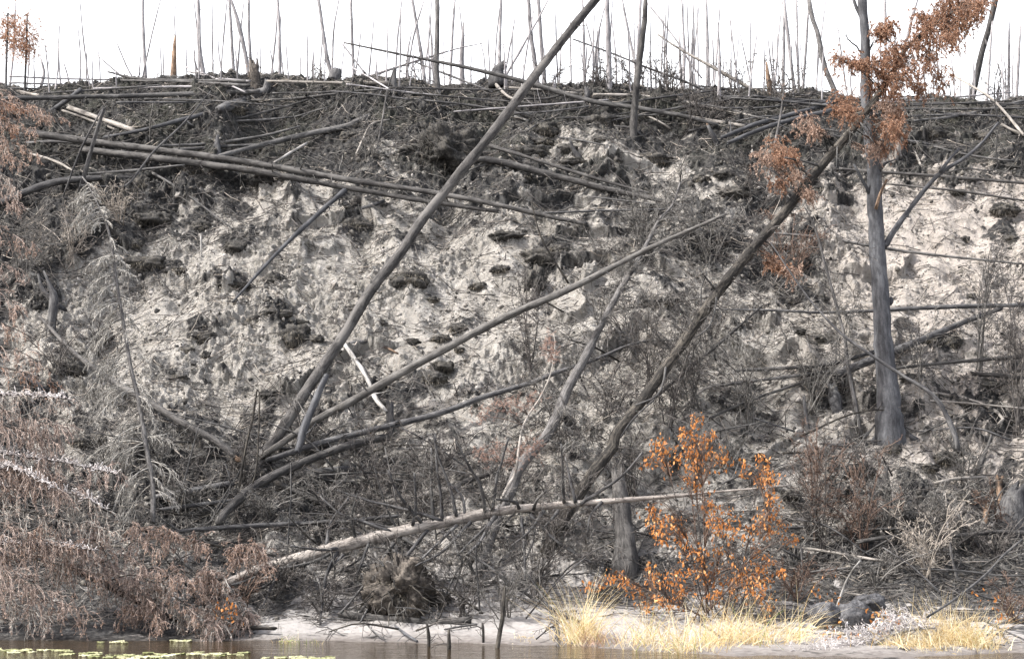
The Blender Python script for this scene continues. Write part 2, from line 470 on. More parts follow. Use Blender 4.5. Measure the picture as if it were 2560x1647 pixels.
# soil patches of their own: (x, y, rx, ry, char amount)
PATCH = []
def _p(fn, x, y, rx, ry, k): PATCH.append((*fn(x, y), rx / 2.75, ry / 2.75, k))
for r in [(D, 1500, 310, 190, 60, -.6), (D, 1850, 380, 170, 80, -.5), (D, 2150, 550, 260, 80, -.7), (E, 150, 620, 200, 70, -.6), (E, 350, 740, 260, 60, -.5),
          (D, 480, 420, 120, 120, -.5), (D, 470, 530, 70, 70, -.5), (D, 900, 680, 260, 60, -.4), (D, 1450, 900, 400, 50, -.4), (D, 1320, 1290, 120, 40, -.4),
          (E, 1050, 380, 280, 200, -.45), (E, 1250, 330, 90, 110, -.5), (E, 950, 1030, 300, 90, -.6), (E, 900, 1150, 200, 60, -.5),
          (C, 1500, 1500, 200, 200, -.3), (F, 1130, 170, 160, 300, -.4), (F, 1300, 700, 160, 260, -.4), (F, 1650, 500, 500, 300, -.25),
          (B, 1500, 960, 300, 60, -.6), (B, 1550, 1080, 330, 50, -.6), (B, 1900, 1060, 300, 50, -.5), (B, 2250, 1180, 160, 60, -.5), (B, 300, 1050, 120, 60, -.5), (B, 330, 1200, 140, 70, -.45),
          (A, 1850, 1380, 150, 110, -.4), (A, 2150, 1330, 100, 120, -.4), (F, 1150, 1410, 260, 70, -.6), (I, 1450, 130, 160, 30, -.6), (I, 1900, 60, 260, 40, -.6), (I, 850, 320, 60, 50, -.4),
          (H, 1500, 960, 260, 140, -.4), (H, 700, 1050, 200, 200, -.4), (A, 1200, 800, 60, 30, -.4),
          (D, 1630, 230, 95, 55, .7), (D, 1385, 90, 60, 50, .7), (D, 1050, 30, 110, 60, .7), (D, 1000, 330, 140, 60, .5), (D, 1600, 490, 110, 40, .6), (D, 1880, 450, 70, 60, .6),
          (D, 1900, 680, 90, 45, .5), (D, 2030, 830, 110, 70, .6), (D, 1400, 840, 110, 60, .5), (D, 500, 150, 300, 120, .5), (D, 350, 550, 90, 120, .7),
          (E, 110, 80, 80, 70, .6), (E, 480, 440, 130, 70, .4), (E, 1400, 280, 160, 110, .7), (E, 1330, 460, 60, 130, .7), (E, 850, 780, 150, 45, .5), (E, 650, 1130, 140, 60, .5), (E, 300, 1190, 110, 60, .5),
          (E, 400, 190, 200, 40, .3), (F, 750, 380, 180, 120, .6), (F, 150, 250, 200, 80, .5), (F, 2250, 100, 120, 70, .6), (F, 1800, 860, 120, 80, .6), (F, 1000, 1200, 130, 130, .5), (F, 850, 600, 130, 50, .5),
          (G, 1800, 500, 500, 120, .25), (G, 1400, 250, 300, 120, .3), (H, 300, 1080, 200, 220, .6), (H, 2100, 950, 400, 110, .7), (H, 2000, 1100, 330, 80, .6), (I, 1600, 1000, 700, 170, .4), (I, 500, 900, 300, 150, .3)]:
    _p(*r)
def char_raw(x, y):
    z = h_base(x, y)
    px, py = proj(x, y, z)
    g = gridval(px, py)
    for (cx_, cy_, rx, ry, k) in PATCH:
        m = np.where((np.abs(px - cx_) < 2.4 * rx) & (np.abs(py - cy_) < 2.4 * ry))
        if len(m[0]) == 0: continue
        e = ((px[m] - cx_) / rx) ** 2 + ((py[m] - cy_) / ry) ** 2
        g[m] = g[m] + k * np.exp(-e * .9)
    return g
def char_at(x, y):
    s = y * 1.3
    g = char_raw(x, y)
    n = .34 * pn(x * 1.3, s * 1.5, 31) + .42 * pn(x * 3.7, s * 4.3, 32) + .20 * pn(x * 9, s * 10, 33) + .12 * pn(x * 21, s * 22, 34)
    return np.clip(sstep(.25, .74, g + n * (.55 + .5 * np.clip(g, 0, .5))), 0, 1)

uu = np.concatenate([-np.geomspace(9, .285, 26), np.linspace(-.272, .272, 1180), np.geomspace(.285, 9, 26)])
yy = np.concatenate([np.linspace(22.5, 26, 15)[:-1], np.linspace(26, 29.6, 90)[:-1], np.linspace(29.6, 43.4, 640)[:-1], np.linspace(43.4, 47, 90)[:-1], np.geomspace(47, 420, 40)])
GU, GY = np.meshgrid(uu, yy)
GX = GU * np.clip(GY, 0, 60)
dl = d_low(GX, GY); dh = d_high(GX, GY)
hb = h_base(GX, GY); gr = (h_base(GX, GY + .15) - h_base(GX, GY - .15)) / .3
nl = np.sqrt(1 + gr ** 2)
dd = dl + dh
chv = char_at(GX, GY)
dd = dd + chv * .035 * sstep(1, 3, GY - 30) * (1 + 2 * np.abs(pn(GX * 7, GY * 9, 41)) + pn(GX * 16, GY * 20, 42))
PX = GX; PY = GY - gr / nl * dd; PZ = hb + dd / nl
nr, nc = GX.shape
gv = np.stack([PX, PY, PZ], -1).reshape(-1, 3)
ii = (np.arange(nr - 1)[:, None] * nc + np.arange(nc - 1)[None]).reshape(-1)
gq = np.stack([ii, ii + 1, ii + nc + 1, ii + nc], -1)
mb = MB(); mb.add(gv, gq, None, gv, chv.reshape(-1))

m, nt, bs = new_mat('burnt sand slope')
pos = attr(nt, 'bark', 'Vector')
ch = attr(nt, 'tint')
n1 = noise(nt, pos, 2.2, 6, .62); n2 = noise(nt, pos, 11, 6, .65); n3 = noise(nt, pos, 55, 4, .7); n4 = noise(nt, pos, 160, 3, .7)
sand = ramp(nt, n1, [(.32, (.33, .312, .286)), (.5, (.44, .417, .384)), (.68, (.54, .515, .48))])
sx_ = nt.nodes.new('ShaderNodeSeparateXYZ'); nt.links.new(pos, sx_.inputs[0])
rosy = ramp(nt, math_(nt, 'MULTIPLY_ADD', n1, .25, math_(nt, 'DIVIDE', sx_.outputs[0], 14.)), [(.42, (0, 0, 0)), (.62, (.6, .6, .6))])
sand = mixc(nt, rosy, sand, (.56, .50, .455))
n7 = noise(nt, pos, 5.5, 6, .7); n8 = noise(nt, pos, .9, 3, .55)
k8 = ramp(nt, n8, [(.40, (.28, .28, .28)), (.55, (1, 1, 1))])
def mott(sand, n, lo, hi, amt, col_):
    f_ = math_(nt, 'MULTIPLY', k8, ramp(nt, n, [(lo, (0, 0, 0)), (hi, (amt, amt, amt))]))
    return mixc(nt, f_, sand, col_)
sand = mott(sand, n7, .51, .63, .65, (.20, .19, .165))
sand = mott(sand, n2, .53, .64, .7, (.16, .152, .134))
sand = mott(sand, n3, .54, .66, .8, (.12, .11, .096))
low = ramp(nt, math_(nt, 'DIVIDE', sx_.outputs[2], 3.), [(.22, (.9, .9, .9)), (.55, (0, 0, 0))])
mud = ramp(nt, n2, [(.35, (.215, .205, .20)), (.65, (.31, .298, .29))])
sand = mixc(nt, low, sand, mud)
char_ = ramp(nt, n2, [(.34, (.020, .0205, .023)), (.5, (.055, .055, .056)), (.66, (.125, .121, .115))])
char_ = mixc(nt, ramp(nt, n3, [(.55, (0, 0, 0)), (.68, (.8, .8, .8))]), char_, (.17, .155, .14))
n5 = noise(nt, pos, 1.1, 4, .6)
sepz = nt.nodes.new('ShaderNodeSeparateXYZ'); nt.links.new(pos, sepz.inputs[0])
high = math_(nt, 'MULTIPLY', ramp(nt, math_(nt, 'DIVIDE', sepz.outputs[2], 12.), [(.62, (0, 0, 0)), (.75, (1, 1, 1))]), ramp(nt, n5, [(.46, (0, 0, 0)), (.62, (1, 1, 1))]))
char_ = mixc(nt, math_(nt, 'MULTIPLY', high, .4), char_, (.075, .078, .055))
fac = math_(nt, 'ADD', ch, math_(nt, 'MULTIPLY_ADD', n3, .9, -.45), clamp=True)
c = mixc(nt, ramp(nt, fac, [(.30, (0, 0, 0)), (.70, (1, 1, 1))]), sand, char_)
# the wet edge at the river
wet = ramp(nt, math_(nt, 'MULTIPLY_ADD', n2, .12, math_(nt, 'MULTIPLY', sepz.outputs[2], 1.)), [(.05, (.45, .42, .40)), (.17, (1, 1, 1))])
c = mixc(nt, 1., c, wet, 'MULTIPLY')
nt.links.new(c, bs.inputs['Base Color'])
bs.inputs['Roughness'].default_value = .95; bs.inputs['Specular IOR Level'].default_value = .12
beach = ramp(nt, math_(nt, 'DIVIDE', sepz.outputs[2], 3.), [(.15, (.12, .12, .12)), (.55, (1, 1, 1))])
hh = math_(nt, 'MULTIPLY', math_(nt, 'ADD', math_(nt, 'MULTIPLY', n3, .6), math_(nt, 'ADD', math_(nt, 'MULTIPLY', n4, .3), math_(nt, 'MULTIPLY', n2, .7))), beach)
bump(nt, hh, 1., .085, bs)
hill = mb.build('hillside', m, (0, 0, 0)); tag(hill, kind='structure')

# ------------------------------------------------------------------ river
m, nt, bs = new_mat('river water')
tc = nt.nodes.new('ShaderNodeTexCoord')
w1 = noise(nt, tc.outputs['Object'], 1.6, 3, .55, (1, 2.4, 1)); w2 = noise(nt, tc.outputs['Object'], 7, 2, .5, (1, 2.6, 1))
bs.inputs['Base Color'].default_value = (.032, .021, .010, 1)
bs.inputs['Roughness'].default_value = .06
bs.inputs['IOR'].default_value = 1.33
bump(nt, math_(nt, 'ADD', w1, math_(nt, 'MULTIPLY', w2, .5)), .5, .06, bs)
mb = MB()
wx = np.linspace(-400, 400, 9); wy = np.array([-300., -50, 0, 20, 32])
X_, Y_ = np.meshgrid(wx, wy)
i_ = (np.arange(4)[:, None] * 9 + np.arange(8)[None]).reshape(-1)
mb.add(np.stack([X_, Y_, 0 * X_], -1).reshape(-1, 3), np.stack([i_, i_ + 1, i_ + 10, i_ + 9], -1))
tag(mb.build('river', m, (0, 0, 0)), kind='structure')

# ------------------------------------------------------------------ litter on the slope: what nobody could count
def slope_pts(n, rng, fn, y0=30.6, y1=44.5):
    """random ground positions, kept with probability fn(px,py,x,y)"""
    out = []
    while sum(len(o) for o in out) < n:
        y = y0 + (y1 - y0) * rng.uniform(0, 1, n * 2) ; u = rng.uniform(-.25, .25, n * 2); x = u * y
        k = rng.uniform(0, 1, n * 2) < fn(x, y)
        out.append(np.stack([x[k], y[k]], -1))
    p = np.concatenate(out)[:n]
    return p[:, 0], p[:, 1]
_row = yy; _u = uu
def surf(x, y):
    """displaced hillside point nearest to plan position (x,y) on the finished mesh"""
    u = np.asarray(x) / np.clip(y, 0, 60)
    i = np.clip(np.searchsorted(_row, y), 1, nr - 1); i = np.where(np.abs(_row[i - 1] - y) < np.abs(_row[i] - y), i - 1, i)
    j = np.clip(np.searchsorted(_u, u), 1, nc - 1); j = np.where(np.abs(_u[j - 1] - u) < np.abs(_u[j] - u), j - 1, j)
    return np.stack([PX[i, j], PY[i, j], PZ[i, j]], -1)

rng = np.random.default_rng(5)
def lying_sticks(n, rng, fn, L, R, lift=.015, K=4, steep=.25):
    x, y = slope_pts(n, rng, fn)
    ln = rng.uniform(0, 1, n) ** 1.6 * (L[1] - L[0]) + L[0]
    a = rng.normal(0, .75, n) + np.where(rng.uniform(0, 1, n) < .5, 0, pi)
    dx = np.cos(a) * ln; dy = np.sin(a) * ln * .75
    t = np.linspace(0, 1, K)
    pts = np.stack([surf(x + dx * k, y + dy * k) for k in t], 1)
    pts = pts * .45 + (pts[:, :1] * (1 - t)[None, :, None] + pts[:, -1:] * t[None, :, None]) * .55
    up = rng.uniform(0, 1, (n, 1)) * np.ones((1, K)) * lift + rng.uniform(0, 1, (n, 1)) ** 3 * t[None] * ln[:, None] * steep
    pts[:, :, 2] += up + .01; pts[:, :, 1] -= up * .7 + .012
    pts += rng.normal(0, .006, pts.shape)
    r = rng.uniform(*R, n)
    return pts, r[:, None] * np.linspace(1, .45, K)[None]
def f_lit(x, y):
    g = gridval(*proj(x, y, h_base(x, y)))
    return np.clip(.16 + 1.0 * g, 0, 1) * np.where(y < 31.5, .6, 1) * np.where(y > 38.5, .55, 1)
for nm, mt, n, L, R in [('charred_twig_litter', 'twig_dark', 9000, (.1, .8), (.004, .010)), ('grey_twig_litter', 'twig_grey', 8500, (.08, .6), (.0035, .008)), ('pale_twig_litter', 'twig_pale', 2300, (.06, .55), (.0035, .008))]:
    mb = MB(); P, R_ = lying_sticks(n, rng, f_lit, L, R)
    add_tubes(mb, P, R_, 4, rng.uniform(0, 1, n))
    P2, R2 = spawn(P[: n // 2], R_[: n // 2], 2, rng, ang=(.4, 1.), labs=(.05, .25), rr=.6, wig=.25, K=4)
    add_tubes(mb, P2, R2, 3, rng.uniform(0, 1, len(P2)))
    lb = {'charred_twig_litter': 'charred twigs strewn all over the burnt sand slope', 'grey_twig_litter': 'dead grey twigs and roots scattered over the slope',
          'pale_twig_litter': 'pale bare twig bits lying scattered on the slope'}[nm]
    tag(mb.build(nm, M[mt], (0, 0, 0)), lb, 'twig litter', kind='stuff')
# crumbs of sand and burnt turf
M['crumb'] = mat_twig('sandy crumbs', (.15, .14, .125), (.33, .31, .29), .95)
M['dark_crumb'] = mat_twig('burnt crumbs', (.02, .02, .02), (.14, .13, .115), .95)
_ico = np.array([(0, 0, 1), (.894, 0, .447), (.276, .851, .447), (-.724, .526, .447), (-.724, -.526, .447), (.276, -.851, .447), (.724, .526, -.447), (-.276, .851, -.447), (-.894, 0, -.447), (-.276, -.851, -.447), (.724, -.526, -.447), (0, 0, -1)])
_icf = np.array([(0, 1, 2), (0, 2, 3), (0, 3, 4), (0, 4, 5), (0, 5, 1), (1, 6, 2), (2, 7, 3), (3, 8, 4), (4, 9, 5), (5, 10, 1), (6, 7, 2), (7, 8, 3), (8, 9, 4), (9, 10, 5), (10, 6, 1), (11, 7, 6), (11, 8, 7), (11, 9, 8), (11, 10, 9), (11, 6, 10)])
for nm, lb, mt, n, r0, fn in [('sand_crumbs', 'pale crumbs of sand lying loose on the slope', 'crumb', 8000, (.012, .048), lambda x, y: np.clip(1.05 - char_raw(x, y) * 1.2, 0, 1) * np.where(y < 32, .08, 1) * (.2 + .8 * sstep(-.1, .4, pn(x * 1.1, y * 1.4, 61)))),
                              ('burnt_crumbs', 'dark burnt crumbs of turf strewn over the slope', 'dark_crumb', 11000, (.012, .055), lambda x, y: np.clip(char_raw(x, y) * 1.1 + .15, 0, 1) * np.where(y < 31.4, .1, 1) * (.15 + .85 * sstep(-.1, .4, pn(x * 1.6, y * 2.1, 62))))]:
    x, y = slope_pts(n, rng, fn); p = surf(x, y)
    r = r0[0] + (r0[1] - r0[0]) * rng.uniform(0, 1, n) ** 2.5
    v = p[:, None] + _ico[None] * (r[:, None, None] * rng.uniform(.55, 1.25, (n, 12, 1))) * rng.uniform(.6, 1.3, (n, 1, 3)) 
    mb = MB(); mb.add(v.reshape(-1, 3), None, (np.arange(n) * 12)[:, None, None] + _icf[None], None, np.repeat(rng.uniform(0, 1, n), 12))
    tag(mb.build(nm, M[mt], (0, 0, 0)), lb, 'ground litter', kind='stuff')
# dead root fibres and burnt moss
def f_moss(x, y):
    return char_at(x, y) * np.where(y < 31.2, .1, 1)
def f_dry(x, y):
    return np.clip(char_raw(x, y) + .06, .0, 1) * (.3 + .7 * sstep(-.2, .3, pn(x * 1.7, y * 2, 51))) * np.where(y < 31.4, .1, 1)
for nm, lb, mt, n, L, fn in [('burnt_moss_cover', 'short burnt moss bristling from the dark patches', 'moss', 42000, (.02, .07), f_moss),
                         ('dry_root_fibres', 'dry greyish root fibres matting the eroded slope', 'needle_fib', 30000, (.03, .11), f_dry)]:
    if mt == 'needle_fib':
        M[mt] = mat_leaf('dry root fibre', [(0, (.10, .088, .07)), (.6, (.20, .18, .15)), (1, (.34, .31, .26))], .2, .9)
    x, y = slope_pts(n, rng, fn)
    p = surf(x, y); p[:, 2] -= .005
    d = norm(rng.normal(size=(n, 3)) * .8 + np.array([0, -.5, .55]))
    ln = rng.uniform(*L, n)[:, None]
    P = np.stack([p, p + d * ln * .6, p + d * ln + np.array([0, -.15, -.5]) * ln * rng.uniform(0, .8, (n, 1))], 1)
    mb = MB(); add_strips(mb, P, rng.uniform(.006, .013, n), rng)
    tag(mb.build(nm, M[mt], (0, 0, 0)), lb, 'ground cover', kind='stuff')
# ------------------------------------------------------------------ trunks and logs
OCC = []
SEED = [100]
def nrng():
    SEED[0] += 1
    return np.random.default_rng(SEED[0])
def axis3(pts, Y=None, lift=0.05, n=None, r3=None):
    """photo readings along a trunk -> a trunk in space. Y None: it lies on the hillside; (Ya, Yb): it stands at those distances
    (None = where that end meets the hillside)"""
    pts = np.array(pts, float)
    d = np.concatenate([[0], np.cumsum(np.linalg.norm(np.diff(pts, axis=0), axis=1))]); f = d / d[-1]
    def gy(p, l=lift):
        h = hit(p[0], p[1], l)
        return 43.5 if h is None else h[1]
    lay = Y is None
    ya, yb = (None, None) if lay else Y
    ya = gy(pts[0]) if ya is None else ya
    yb = yb[0] if isinstance(yb, tuple) else yb
    yb = gy(pts[-1]) if yb is None else (ya + yb if abs(yb) < 15 else yb)
    if lay and len(pts) > 2:
        yk = np.array([gy(p) for p in pts])
        w = np.polyfit(f, yk, 1 if len(pts) < 5 else 2)
        Ys = np.polyval(w, f)
    else:
        Ys = ya * (1 - f) + yb * f
    P = at_Y(pts[:, 0], pts[:, 1], Ys)
    L = np.linalg.norm(np.diff(P, axis=0), axis=1).sum()
    n = n or int(np.clip(L / .14, 7, 70))
    X = crom(P, n)
    if lay:
        for _ in range(60):
            g = X[:, 2] - h_ground(X[:, 0], X[:, 1]) - (lift - .05) - .07
            k = max(1, int(n * .06))
            mid = g[k:n - k]
            if np.quantile(mid, .06) > 0: break
            s = (X[:, 1] - .04) / X[:, 1]
            X = np.stack([X[:, 0] * s, X[:, 1] - .04, CAMZ + (X[:, 2] - CAMZ) * s], -1)
    return X
WK = .74   # photo readings of widths include blur
def radii(X, w):
    w = np.atleast_1d(np.asarray(w, float)); w = np.maximum(w * WK, np.minimum(w, 4.2))
    dep = X[:, 1] * CP + (X[:, 2] - CAMZ) * SP
    return np.interp(np.linspace(0, 1, len(X)), np.linspace(0, 1, len(w)), w) * .5 * KPX * dep
def wobble(X, R, rng, amp=.10):
    n = len(X); k = np.arange(n)
    o = np.zeros_like(X)
    for c in range(3):
        ph = rng.uniform(0, 9)
        o[:, c] = pn(k * .23 + ph, np.full(n, ph * 3 + c)) + .5 * pn(k * .6 + ph, np.full(n, ph * 5 + c))
    return X + o * R[:, None] * amp, R * (1 + .07 * pn(k * .45 + rng.uniform(0, 9), np.zeros(n)) + .04 * rng.normal(size=n))
def trunk_mesh(X, R, rng, S=12, jag0=.8, jag1=.8, rough=.02, tint=None):
    mb = MB()
    add_tubes(mb, X[None], R[None], S, rng.uniform(.25, .75) if tint is None else tint, rng, rough, close=False)
    v = mb.v[0].reshape(len(X), S, 3)
    for e, jg in ((0, jag0), (-1, jag1)):
        ax = norm(X[0] - X[1]) if e == 0 else norm(X[-1] - X[-2])
        v[e] += ax[None] * (rng.uniform(-1, 1, S) * R[e] * jg)[:, None]
        cen = v[e].mean(0)
        ring = v[e]; inner = cen + (ring - cen) * .45 - ax * R[e] * .15 + ax * (rng.uniform(-1, 1, S) * R[e] * jg * .6)[:, None]
        b = 0 if e == 0 else (len(X) - 1) * S
        s = np.arange(S); s1 = (s + 1) % S
        nb = mb.n
        vv = np.concatenate([inner, cen[None] - ax[None] * R[e] * .2])
        qq = np.stack([b + s, b + s1, nb + s1, nb + s], -1); tt = np.stack([nb + s, nb + s1, np.full(S, nb + S)], -1)
        if e == 0: qq = qq[:, ::-1]; tt = tt[:, ::-1]
        mb.v[0] = v.reshape(-1, 3)
        mb.q.append(qq.astype(np.int64)); mb.t.append(tt.astype(np.int64)); mb.v.append(vv)
        bk = mb.b[0][b:b + S]
        mb.b.append(np.concatenate([bk, bk[:1]])); mb.c.append(np.full(S + 1, mb.c[0][0])); mb.n += S + 1
    return mb
def sink(X, R, d=.35):
    """carry a standing foot on into the ground"""
    a = norm(X[0] - X[1]); return np.concatenate([(X[0] + a * d)[None], X]), np.concatenate([[R[0] * 1.04], R])
def log(name, cat, label, pts, w, mat='grey', Y=None, lift=.05, group=None, stubs=0, raw=None, moss=0, amp=.10, S=12, jag=(.8, .8), stubL=(.08, .4), stub_mat=None, tint=None, twigs=0):
    """a trunk or log: w = diameters along it in photo pixels"""
    rng = nrng()
    X = axis3(pts, Y, lift); R = radii(X, w)
    X, R = wobble(X, R, rng, amp)
    if Y is not None and Y[0] is None:
        X, R = sink(X, R)
    root = X[0].copy()
    o = trunk_mesh(X, R, rng, S, *jag, tint=tint).build(name, M[mat], root)
    tag(o, label, cat, group)
    o['_px'] = list(map(float, pts[len(pts) // 2]))
    for k in range(stubs):
        P, Rr = spawn(X[None], R[None], 1, rng, ang=(.6, 1.5), labs=stubL, wig=.12, rr=.3, rabs=(.006, .018), t0=.08, t1=.97, K=5, taper=.1)
        b = MB(); add_tubes(b, P, np.maximum(Rr, .004), 5, rng.uniform(.2, .8)); b.build('branch_stub', M[stub_mat or mat], root, o)
    if twigs:
        P, Rr = spawn(X[None], R[None], twigs, rng, ang=(.6, 1.5), labs=(.15, .7), wig=.2, rr=0, rabs=(.004, .008), t0=.15, t1=1, K=6, taper=.3, droop=.08)
        P2, R2 = spawn(P, Rr, 3, rng, ang=(.4, 1.), lenr=(.3, .6), wig=.25, rr=.7, K=4)
        tm = M['twig_grey' if mat in ('grey', 'pale', 'lichen', 'blue', 'birch') else 'twig_dark']
        if twigs <= 18:
            for k in range(twigs):
                b = MB(); add_tubes(b, P[k:k + 1], Rr[k:k + 1], 4, rng.uniform(0, 1)); add_tubes(b, P2[3 * k:3 * k + 3], np.maximum(R2[3 * k:3 * k + 3], .003), 3, rng.uniform(0, 1, 3))
                b.build('twig', tm, root, o)
        else:
            b = MB(); add_tubes(b, P, Rr, 4, rng.uniform(0, 1, len(P))); add_tubes(b, P2, np.maximum(R2, .003), 3, rng.uniform(0, 1, len(P2)))
            b.build('twigs', tm, root, o)
    if raw is not None:
        e = raw
        ax = norm(X[0] - X[1]) if e == 0 else norm(X[-1] - X[-2])
        c = X[0] if e == 0 else X[-1]; r = R[0] if e == 0 else R[-1]
        Xs = np.stack([c - ax * r * 1.0, c + ax * r * .4, c + ax * r * 1.2, c + ax * r * 1.9]); Rs = np.array([.9, .95, .55, .12]) * r
        trunk_mesh(Xs, Rs, rng, 9, .3, .8, .15).build('broken_end', M['torn'], root, o)
    return o, X, R
L = log
FL = 'fallen log'

# --- upper left
L('fallen_log', FL, 'long dark log lying level along the crest at upper left, below the pale rails', [A(30, 680), A(900, 660), A(1790, 632)], (15, 16, 18), 'grey', stubs=4)
L('broken_stump', 'stump', 'short broken stump with shaggy orange torn wood standing on the crest', [A(1755, 610), A(1750, 520), A(1748, 425)], (34, 38, 30), 'earth', Y=(None, (0.1,)), twigs=6, jag=(.3, 1.6))
L('root_snag', 'stump', 'torn dark rootball at the right end of the long crest log', [A(1790, 640), A(1830, 620), A(1835, 550)], (34, 30, 14), 'char', Y=(None, (0,)))
L('fallen_log', FL, 'pale log high on the crest right of the orange torn stump', [A(1830, 560), A(2365, 572), B(330, 570)], (10, 10, 13), 'pale', stubs=3)
L('fallen_log', FL, 'grey crest log lying just left of the orange torn stump, topmost of the stack', [A(740, 495), A(1000, 545), A(1700, 560)], (6, 9, 11), 'grey', stubs=2)
L('fallen_log', FL, 'grey crest log second from the top of the stack left of the orange torn stump', [A(830, 555), A(1300, 565), A(1720, 590)], (8, 9, 11), 'grey')
L('fallen_log', FL, 'thin grey crest log at the bottom of the stack left of the orange torn stump', [A(640, 610), A(1100, 600), A(1600, 592)], (6, 8, 8), 'pole')
L('fallen_log', FL, 'slim log sloping from the crest stack to the torn stump, its left end lifted', [A(1290, 490), A(1500, 540), A(1720, 560)], (5, 7, 9), 'pole')
L('fallen_pole', 'fallen pole', 'upper of the two thin rails bridging the sky gap at far left of the crest', [A(60, 525), A(400, 542), A(760, 548)], (5, 6, 6), 'pole', Y=(42.6, 42.9))
L('fallen_pole', 'fallen pole', 'lower of the two thin rails bridging the sky gap at far left of the crest', [A(60, 570), A(400, 580), A(830, 592)], (5, 6, 6), 'pole', Y=(42.5, 42.8))
L('fallen_pole', 'fallen pole', 'bottom dark rail under the sky gap at far left of the crest', [A(40, 608), A(420, 612), A(760, 606)], (6, 7, 7), 'char', Y=(42.4, 42.7))
L('fallen_log', FL, 'short pale log lying left of the crest, under the brown spruces', [A(120, 630), A(280, 660)], (10, 9), 'pale')
L('fallen_log', FL, 'pale barkless log lying slanted above the double logs at upper left', [A(470, 740), A(700, 820), A(925, 900)], (15, 16, 17), 'pale', lift=.12)
L('fallen_log', FL, 'second pale split log lying below the pale barkless log at upper left', [A(430, 760), A(600, 820), A(800, 895)], (7, 8, 8), 'pale')
L('leaning_snag', 'snag', 'grey broken stub leaning up to the right under the long crest log', [A(365, 755), A(460, 690), A(565, 610)], (17, 17, 17), 'blue', Y=(None, (-.25,)))
L('charred_snag', 'snag', 'black broken snag standing tilted in front of the double logs', [A(575, 1225), A(640, 990), A(715, 745)], (15, 14, 12), 'char', Y=(None, (-.6,)), jag=(.5, 2.5), lift=.4)
L('charred_snag', 'snag', 'thin black sliver leaning beside the black tilted snag', [A(460, 1280), A(560, 1020), A(695, 760)], (6, 7, 4), 'char', Y=(None, (-.5,)), lift=.4)
L('fallen_log', FL, 'curved grey log rising right to a dark root end above the double logs', [A(715, 945), A(1000, 890), A(1250, 825), A(1420, 780), A(1560, 720), A(1690, 680)], (10, 13, 15, 16, 17), 'blue', lift=.08, stubs=2)
L('root_snag', 'stump', 'dark root end of the curved grey log, bristling with roots', [A(1490, 760), A(1560, 735), A(1660, 700)], (26, 36, 22), 'char', lift=.15, twigs=14)
L('fallen_branch', 'branch', 'pale bare stick lying slanted above the curved grey log', [A(1240, 680), A(1380, 740), A(1530, 815)], (6, 6, 4), 'pale', lift=.1)
_, XU, RU = L('fallen_log', FL, 'upper of the two long parallel logs crossing the whole slope', [A(150, 905), A(700, 985), A(1330, 1062), A(1900, 1148), A(2365, 1232), B(600, 1318), B(1000, 1392), B(1400, 1480), B(1690, 1540)], (25, 24, 22, 22, 19, 17, 14), 'brown', lift=.34, stubs=16, twigs=18)
L('fallen_log', FL, 'lower of the two long parallel logs crossing the slope', [A(560, 1030), A(1200, 1105), A(1800, 1185), A(2365, 1288), B(600, 1385), B(1090, 1455)], (24, 25, 23, 19, 16, 13), 'brown', lift=.24, stubs=12, twigs=12)
L('fallen_log', FL, 'charred log at the left edge just under the double logs, wide and black', [A(-60, 1420), A(300, 1275), A(560, 1232), A(1000, 1215)], (26, 25, 22, 20), 'char', lift=.1, stubs=3)
L('fallen_log', FL, 'thin dark log resting right above the wide black log under the double logs', [A(610, 1198), A(900, 1175), A(1270, 1135)], (11, 11, 6), 'grey', lift=.22)
L('fallen_log', FL, 'dark log sloping up right with its thick end left of the main leaning trunk', [A(1470, 1085), A(1930, 965), A(2365, 872), B(80, 850), B(200, 800)], (15, 18, 20, 20, 18), 'grey', lift=.12, stubs=5)
L('fallen_log', FL, 'thin grey log behind the small charred stumps above the double logs', [A(1100, 1002), A(1400, 992), A(1780, 940), A(2060, 870)], (9, 10, 10, 7), 'grey', lift=.06, stubs=3)
L('fallen_log', FL, 'low grey log touching the feet of the small charred stumps', [A(1180, 1032), A(1550, 1008), A(1900, 992)], (10, 11, 8), 'grey')
L('fallen_branch', 'branch', 'whitish stick lying just below the thick ended dark log', [A(1880, 1122), A(1990, 1055), A(2110, 985)], (8, 9, 7), 'white', lift=.1)
L('fallen_log', FL, 'thin dark log lying across the turf right of the root end, upper left', [A(1720, 692), A(2000, 680), A(2365, 640)], (8, 8, 8), 'grey')
L('fallen_log', FL, 'thin mossy log across the turf above the thick ended dark log', [A(1590, 836), A(1850, 822), A(2110, 795)], (8, 8, 5), 'grey')
L('charred_stump', 'stump', 'larger of the two small charred stumps above the double logs', [A(1490, 1060), A(1492, 1000), A(1496, 935)], (28, 22, 9), 'char', Y=(None, (.1,)), jag=(.3, 1.5))
L('charred_stump', 'stump', 'smaller of the two small charred stumps above the double logs', [A(1412, 1055), A(1416, 1015), A(1418, 980)], (16, 14, 10), 'char', Y=(None, (.05,)))
L('leaning_pole', 'dead pole', 'grey pole slanting down left from under the double logs to the sand', [A(2370, 1310), D(2150, 20), D(1880, 280), D(1600, 590)], (18, 16, 12, 7), 'blue', lift=.28, stubs=2)
L('dead_sapling', 'dead sapling', 'thin curved dark stem reaching up left of the double logs', [A(690, 1282), A(860, 1280), A(960, 1170), A(1060, 1040), A(1270, 840), A(1450, 625)], (8, 8, 8, 7, 5, 2), 'char', Y=(None, (.6,)), lift=.5, stubs=5)
L('fallen_log', FL, 'slim grey brown stem running down right from the wide black log', [A(1050, 1190), A(1250, 1310), A(1500, 1500), D(1600, 90)], (9, 8, 6, 3), 'grey', lift=.1)
L('fallen_log', FL, 'dark log by the left edge between crest and double logs', [A(180, 985), A(420, 975), A(700, 1005)], (11, 12, 11), 'char', lift=.1)
